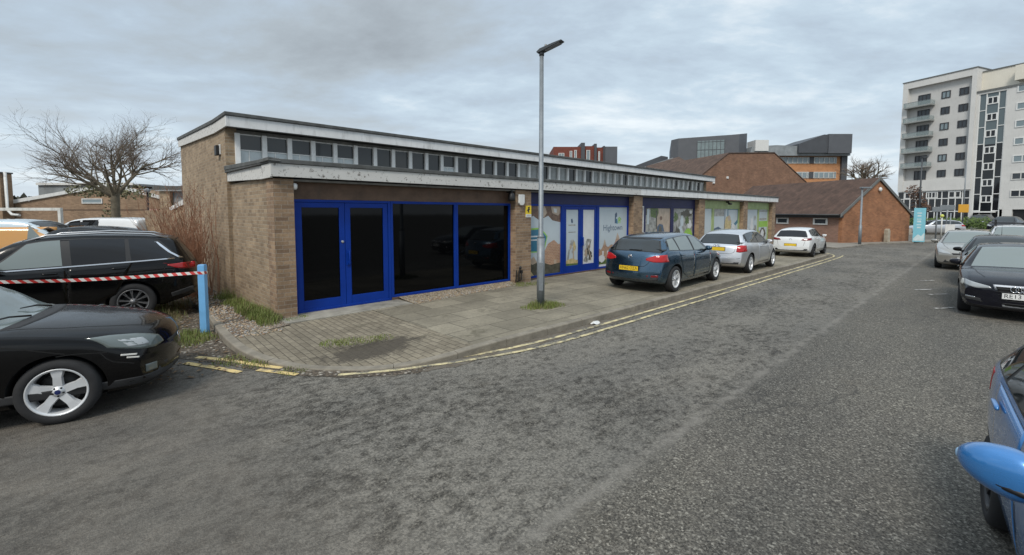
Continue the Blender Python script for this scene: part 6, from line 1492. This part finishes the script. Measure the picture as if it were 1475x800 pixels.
# glazed stair column
part('stair_glazing', M_DKGL, TW, (8.75, 11.645, .15, 13, 0, 12.0)); part('stair_glazing', M_GRGL, TW, (8.75, 11.645, .15, 13, 12.003, 19.3))
part('stair_jamb', M_REND, TW, (8.453, 8.747, 0, 13, 0, 19.6)); part('stair_head', M_REND, TW, (8.75, 11.645, 0, 13, 19.303, 19.6))
mb = MB()
for x_ in (8.78, 9.55, 10.85, 11.61): mb.box(x_-.055, x_+.055, .06, .146, 0, 19.3)
for z_ in np.arange(2.42, 19.3, 2.42): mb.box(8.75, 9.51, .07, .145, z_-.05, z_+.05); mb.box(10.89, 11.64, .07, .145, z_-.05, z_+.05)
mb.build('mullions', M_WF, TW)
for k in range(7):
    z_ = 3.6+2.35*k; win(TW, 9.6, 10.8, z_, z_+1.05, M_WF, M_DKGL, .14, 1, .13, .10)
d_ = part('entrance_door', M_WF, TW, (9.45, 9.6, -.1, .14, 0, 1.9), (10.8, 10.95, -.1, .14, 0, 1.9), (9.6, 10.8, -.1, .14, 1.75, 1.9), (10.14, 10.26, -.1, .14, 0, 1.75)); part('canopy', M_WF, TW, (9.1, 11.3, -.9, .14, 2.15, 2.35))
# ground and first floor glazing under the flats
part('podium_glazing', M_DKGL, TW, (-.75, 8.40, .15, 13, 0, 5.55)); 
mb = MB(); rq = random.Random(4)
for x_ in np.arange(-.75, 8.4, .83): mb.box(x_-.05, x_+.05, .04, .146, 0, 5.55)
for z_ in (2.35, 4.35, 5.50): mb.box(-.75, 8.4, .05, .145, z_-.06, z_+.06)
mb.build('mullions', M_WF, TW)
for x_ in (.15, 3.05, 5.85): win(TW, x_, x_+1.5, 4.42, 5.42, M_WF, M_DKGL, .10, 1, .13, .08)
for k in range(7):
    z_ = 4.3+2.4*k; win(TW, 12.7, 14.6, z_, z_+1.0, M_WF if k > 1 else M_REND, M_WINP if k > 1 else M_WIN, -.01, 1, .12, .07)
# low wall and raised verge in front of the tower
P_ = [(36, 41), (58, 38.5)]
WL, Lw = bthing('low_wall', 'low pale concrete wall along the far side of the junction below the hedge', (38.5, 44.0), (62, 36), 'wall'); part('wall', plain('pale_concrete', (.33, .30, .25), .9, var=.2, sc=1.5), WL, (0, Lw, 0, .3, 0, .55)); 
mb = MB(); mb.prism([(38.8, 44.4), (62, 36.5), (110, 60), (100, 110), (60, 100)], 'z', .0, .12); tag(mb.build('forecourt', plain('forecourt_paving', (.15, .145, .135), .9, var=.2, sc=.5)), kind='structure')
# --- left: brick buildings round the car park
LH = thing('brick_hall_left', 'long tan brick building with white verge boards and a grey roof behind the bare tree', 'building', (0, 0, 0)); LH.name = 'gabled_brick_building'
YL = 30.0
mb = MB(); mb.prism([(-33.5, 0), (-22.6, 0), (-22.6, 2.85), (-24.9, 3.35), (-26.5, 3.85), (-33.5, 2.62)], 'y', YL, YL+9); mb.build('wall', B_FAR, LH)
mb = MB(); mb.hexa([(-33.6, YL-.12, 2.62), (-26.4, YL-.12, 3.87), (-26.4, YL-.01, 3.87), (-33.6, YL-.01, 2.62), (-33.6, YL-.12, 2.85), (-26.4, YL-.12, 4.07), (-26.4, YL-.01, 4.07), (-33.6, YL-.01, 2.85)]); mb.build('verge_board', M_WTRIM, LH); mb = MB(); mb.hexa([(-26.395, YL-.12, 3.87), (-22.4, YL-.12, 2.80), (-22.4, YL-.01, 2.80), (-26.395, YL-.01, 3.87), (-26.395, YL-.12, 4.07), (-22.4, YL-.12, 3.0), (-22.4, YL-.01, 3.0), (-26.395, YL-.01, 4.07)]); mb.build('verge_board', M_WTRIM, LH)
mb = MB(); mb.hexa([(-33.4, YL+2, 2.9), (-26.3, YL+2, 4.0), (-26.3, YL+9, 4.0), (-33.4, YL+9, 3.0), (-33.4, YL+2, 4.05), (-26.3, YL+2, 4.15), (-26.3, YL+9, 4.2), (-33.4, YL+9, 4.2)]); mb.build('roof', M_SLATE, LH)
part('roof_edge', M_WTRIM, LH, (-33.4, -26.6, YL+1.85, YL+1.99, 4.06, 4.22))
win(LH, -28.45, -27.1, 2.72, 3.05, M_WTRIM, M_WINP, YL-.01, 0, .06, .05)
part('mortar_band', M_BROWN, LH, (-30, -22.6, YL-.02, YL-.002, 2.28, 2.34))
LBk = thing('brick_block', 'tan brick block with a white downpipe cut off by the left edge', 'building', (0, 0, 0)); part('wall', B_FAR, LBk, (-38, -32.9, 29.2, 29.9, 0, 4.65)); part('coping', M_FELT, LBk, (-38, -32.85, 29.15, 29.95, 4.652, 4.74))
mb = MB(); mb.tube([(-32.78, 29.4, 4.75), (-32.78, 29.4, 2.3), (-32.4, 29.3, 2.0), (-31.8, 29.2, 1.95)], .08, 8); mb.build('downpipe', M_WTRIM, LBk)
RR = thing('low_brick_range', 'low tan brick range with a white eaves board right of the bare tree', 'building', (0, 0, 0)); part('wall', B_FAR, RR, (-23.6, -19.2, 31.2, 36, 0, 2.78)); part('eaves_board', M_WTRIM, RR, (-23.7, -19.1, 31.05, 31.19, 2.6, 2.8)); part('roof', M_TILE2, RR, (-23.7, -16, 33, 40, 2.9, 3.5)); part('white_door', M_WTRIM, RR, (-21.2, -20.6, 31.12, 31.19, .1, 2.3))
# the next block along the back lane, same family as the shop
NB = thing('brick_shop_annexe', 'small buff brick annexe with a grey roof fascia behind the bare shrub', 'building', (0, 0, 0))
part('pier', B_SIDE, NB, (-14.0, -13.58, 18.0, 18.5, 0, 3.02)); part('wall', B_SIDE, NB, (-13.575, -11.5, 18.25, 21, 0, 3.0)); part('grey_panel', M_SLATE, NB, (-13.57, -11.6, 18.15, 18.245, 2.45, 2.98)); part('roof', M_FELT, NB, (-14.15, -11.4, 17.85, 21.1, 3.03, 3.16)); part('fascia', M_WTRIM, NB, (-14.1, -11.45, 17.9, 18.0, 2.965, 3.028))
mb = MB(); mb.hexa([(-13.55, 17.9, 2.18), (-12.3, 17.2, 2.5), (-12.3, 17.3, 2.5), (-13.55, 18.0, 2.18), (-13.55, 17.9, 2.32), (-12.3, 17.2, 2.72), (-12.3, 17.3, 2.72), (-13.55, 18.0, 2.32)]); mb.build('slanted_fascia', M_WTRIM, NB)
part('low_wall', B_SIDE, NB, (-13.8, -11.6, 17.0, 17.25, 0, 2.2)); part('pink_panel', plain('pink_plaster', (.42, .24, .20), .85, var=.12), NB, (-14.35, -14.05, 17.9, 18.1, 0, 2.25))
# far tree line on the left
rr = random.Random(12); mb = MB()
for _ in range(5200):
    x_ = rr.uniform(-150, -24); h_ = 4.2+1.2*math.sin(x_*.31)+.8*math.sin(x_*.9+1); p = Vector((x_, 66+rr.uniform(-2, 2), rr.uniform(0, 1)**.6*h_)); a = Vector((rr.gauss(0, 1), rr.gauss(0, 1), rr.gauss(0, 1))).normalized(); b_ = a.orthogonal().normalized(); s_ = rr.uniform(.25, .6); mb.poly([p+a*s_, p+b_*s_*.6, p-a*s_, p-b_*s_*.6])
tag(mb.build('far_wood', plain('far_wood_leaf', (.05, .052, .038), .9, var=.4), fix=False), kind='stuff')
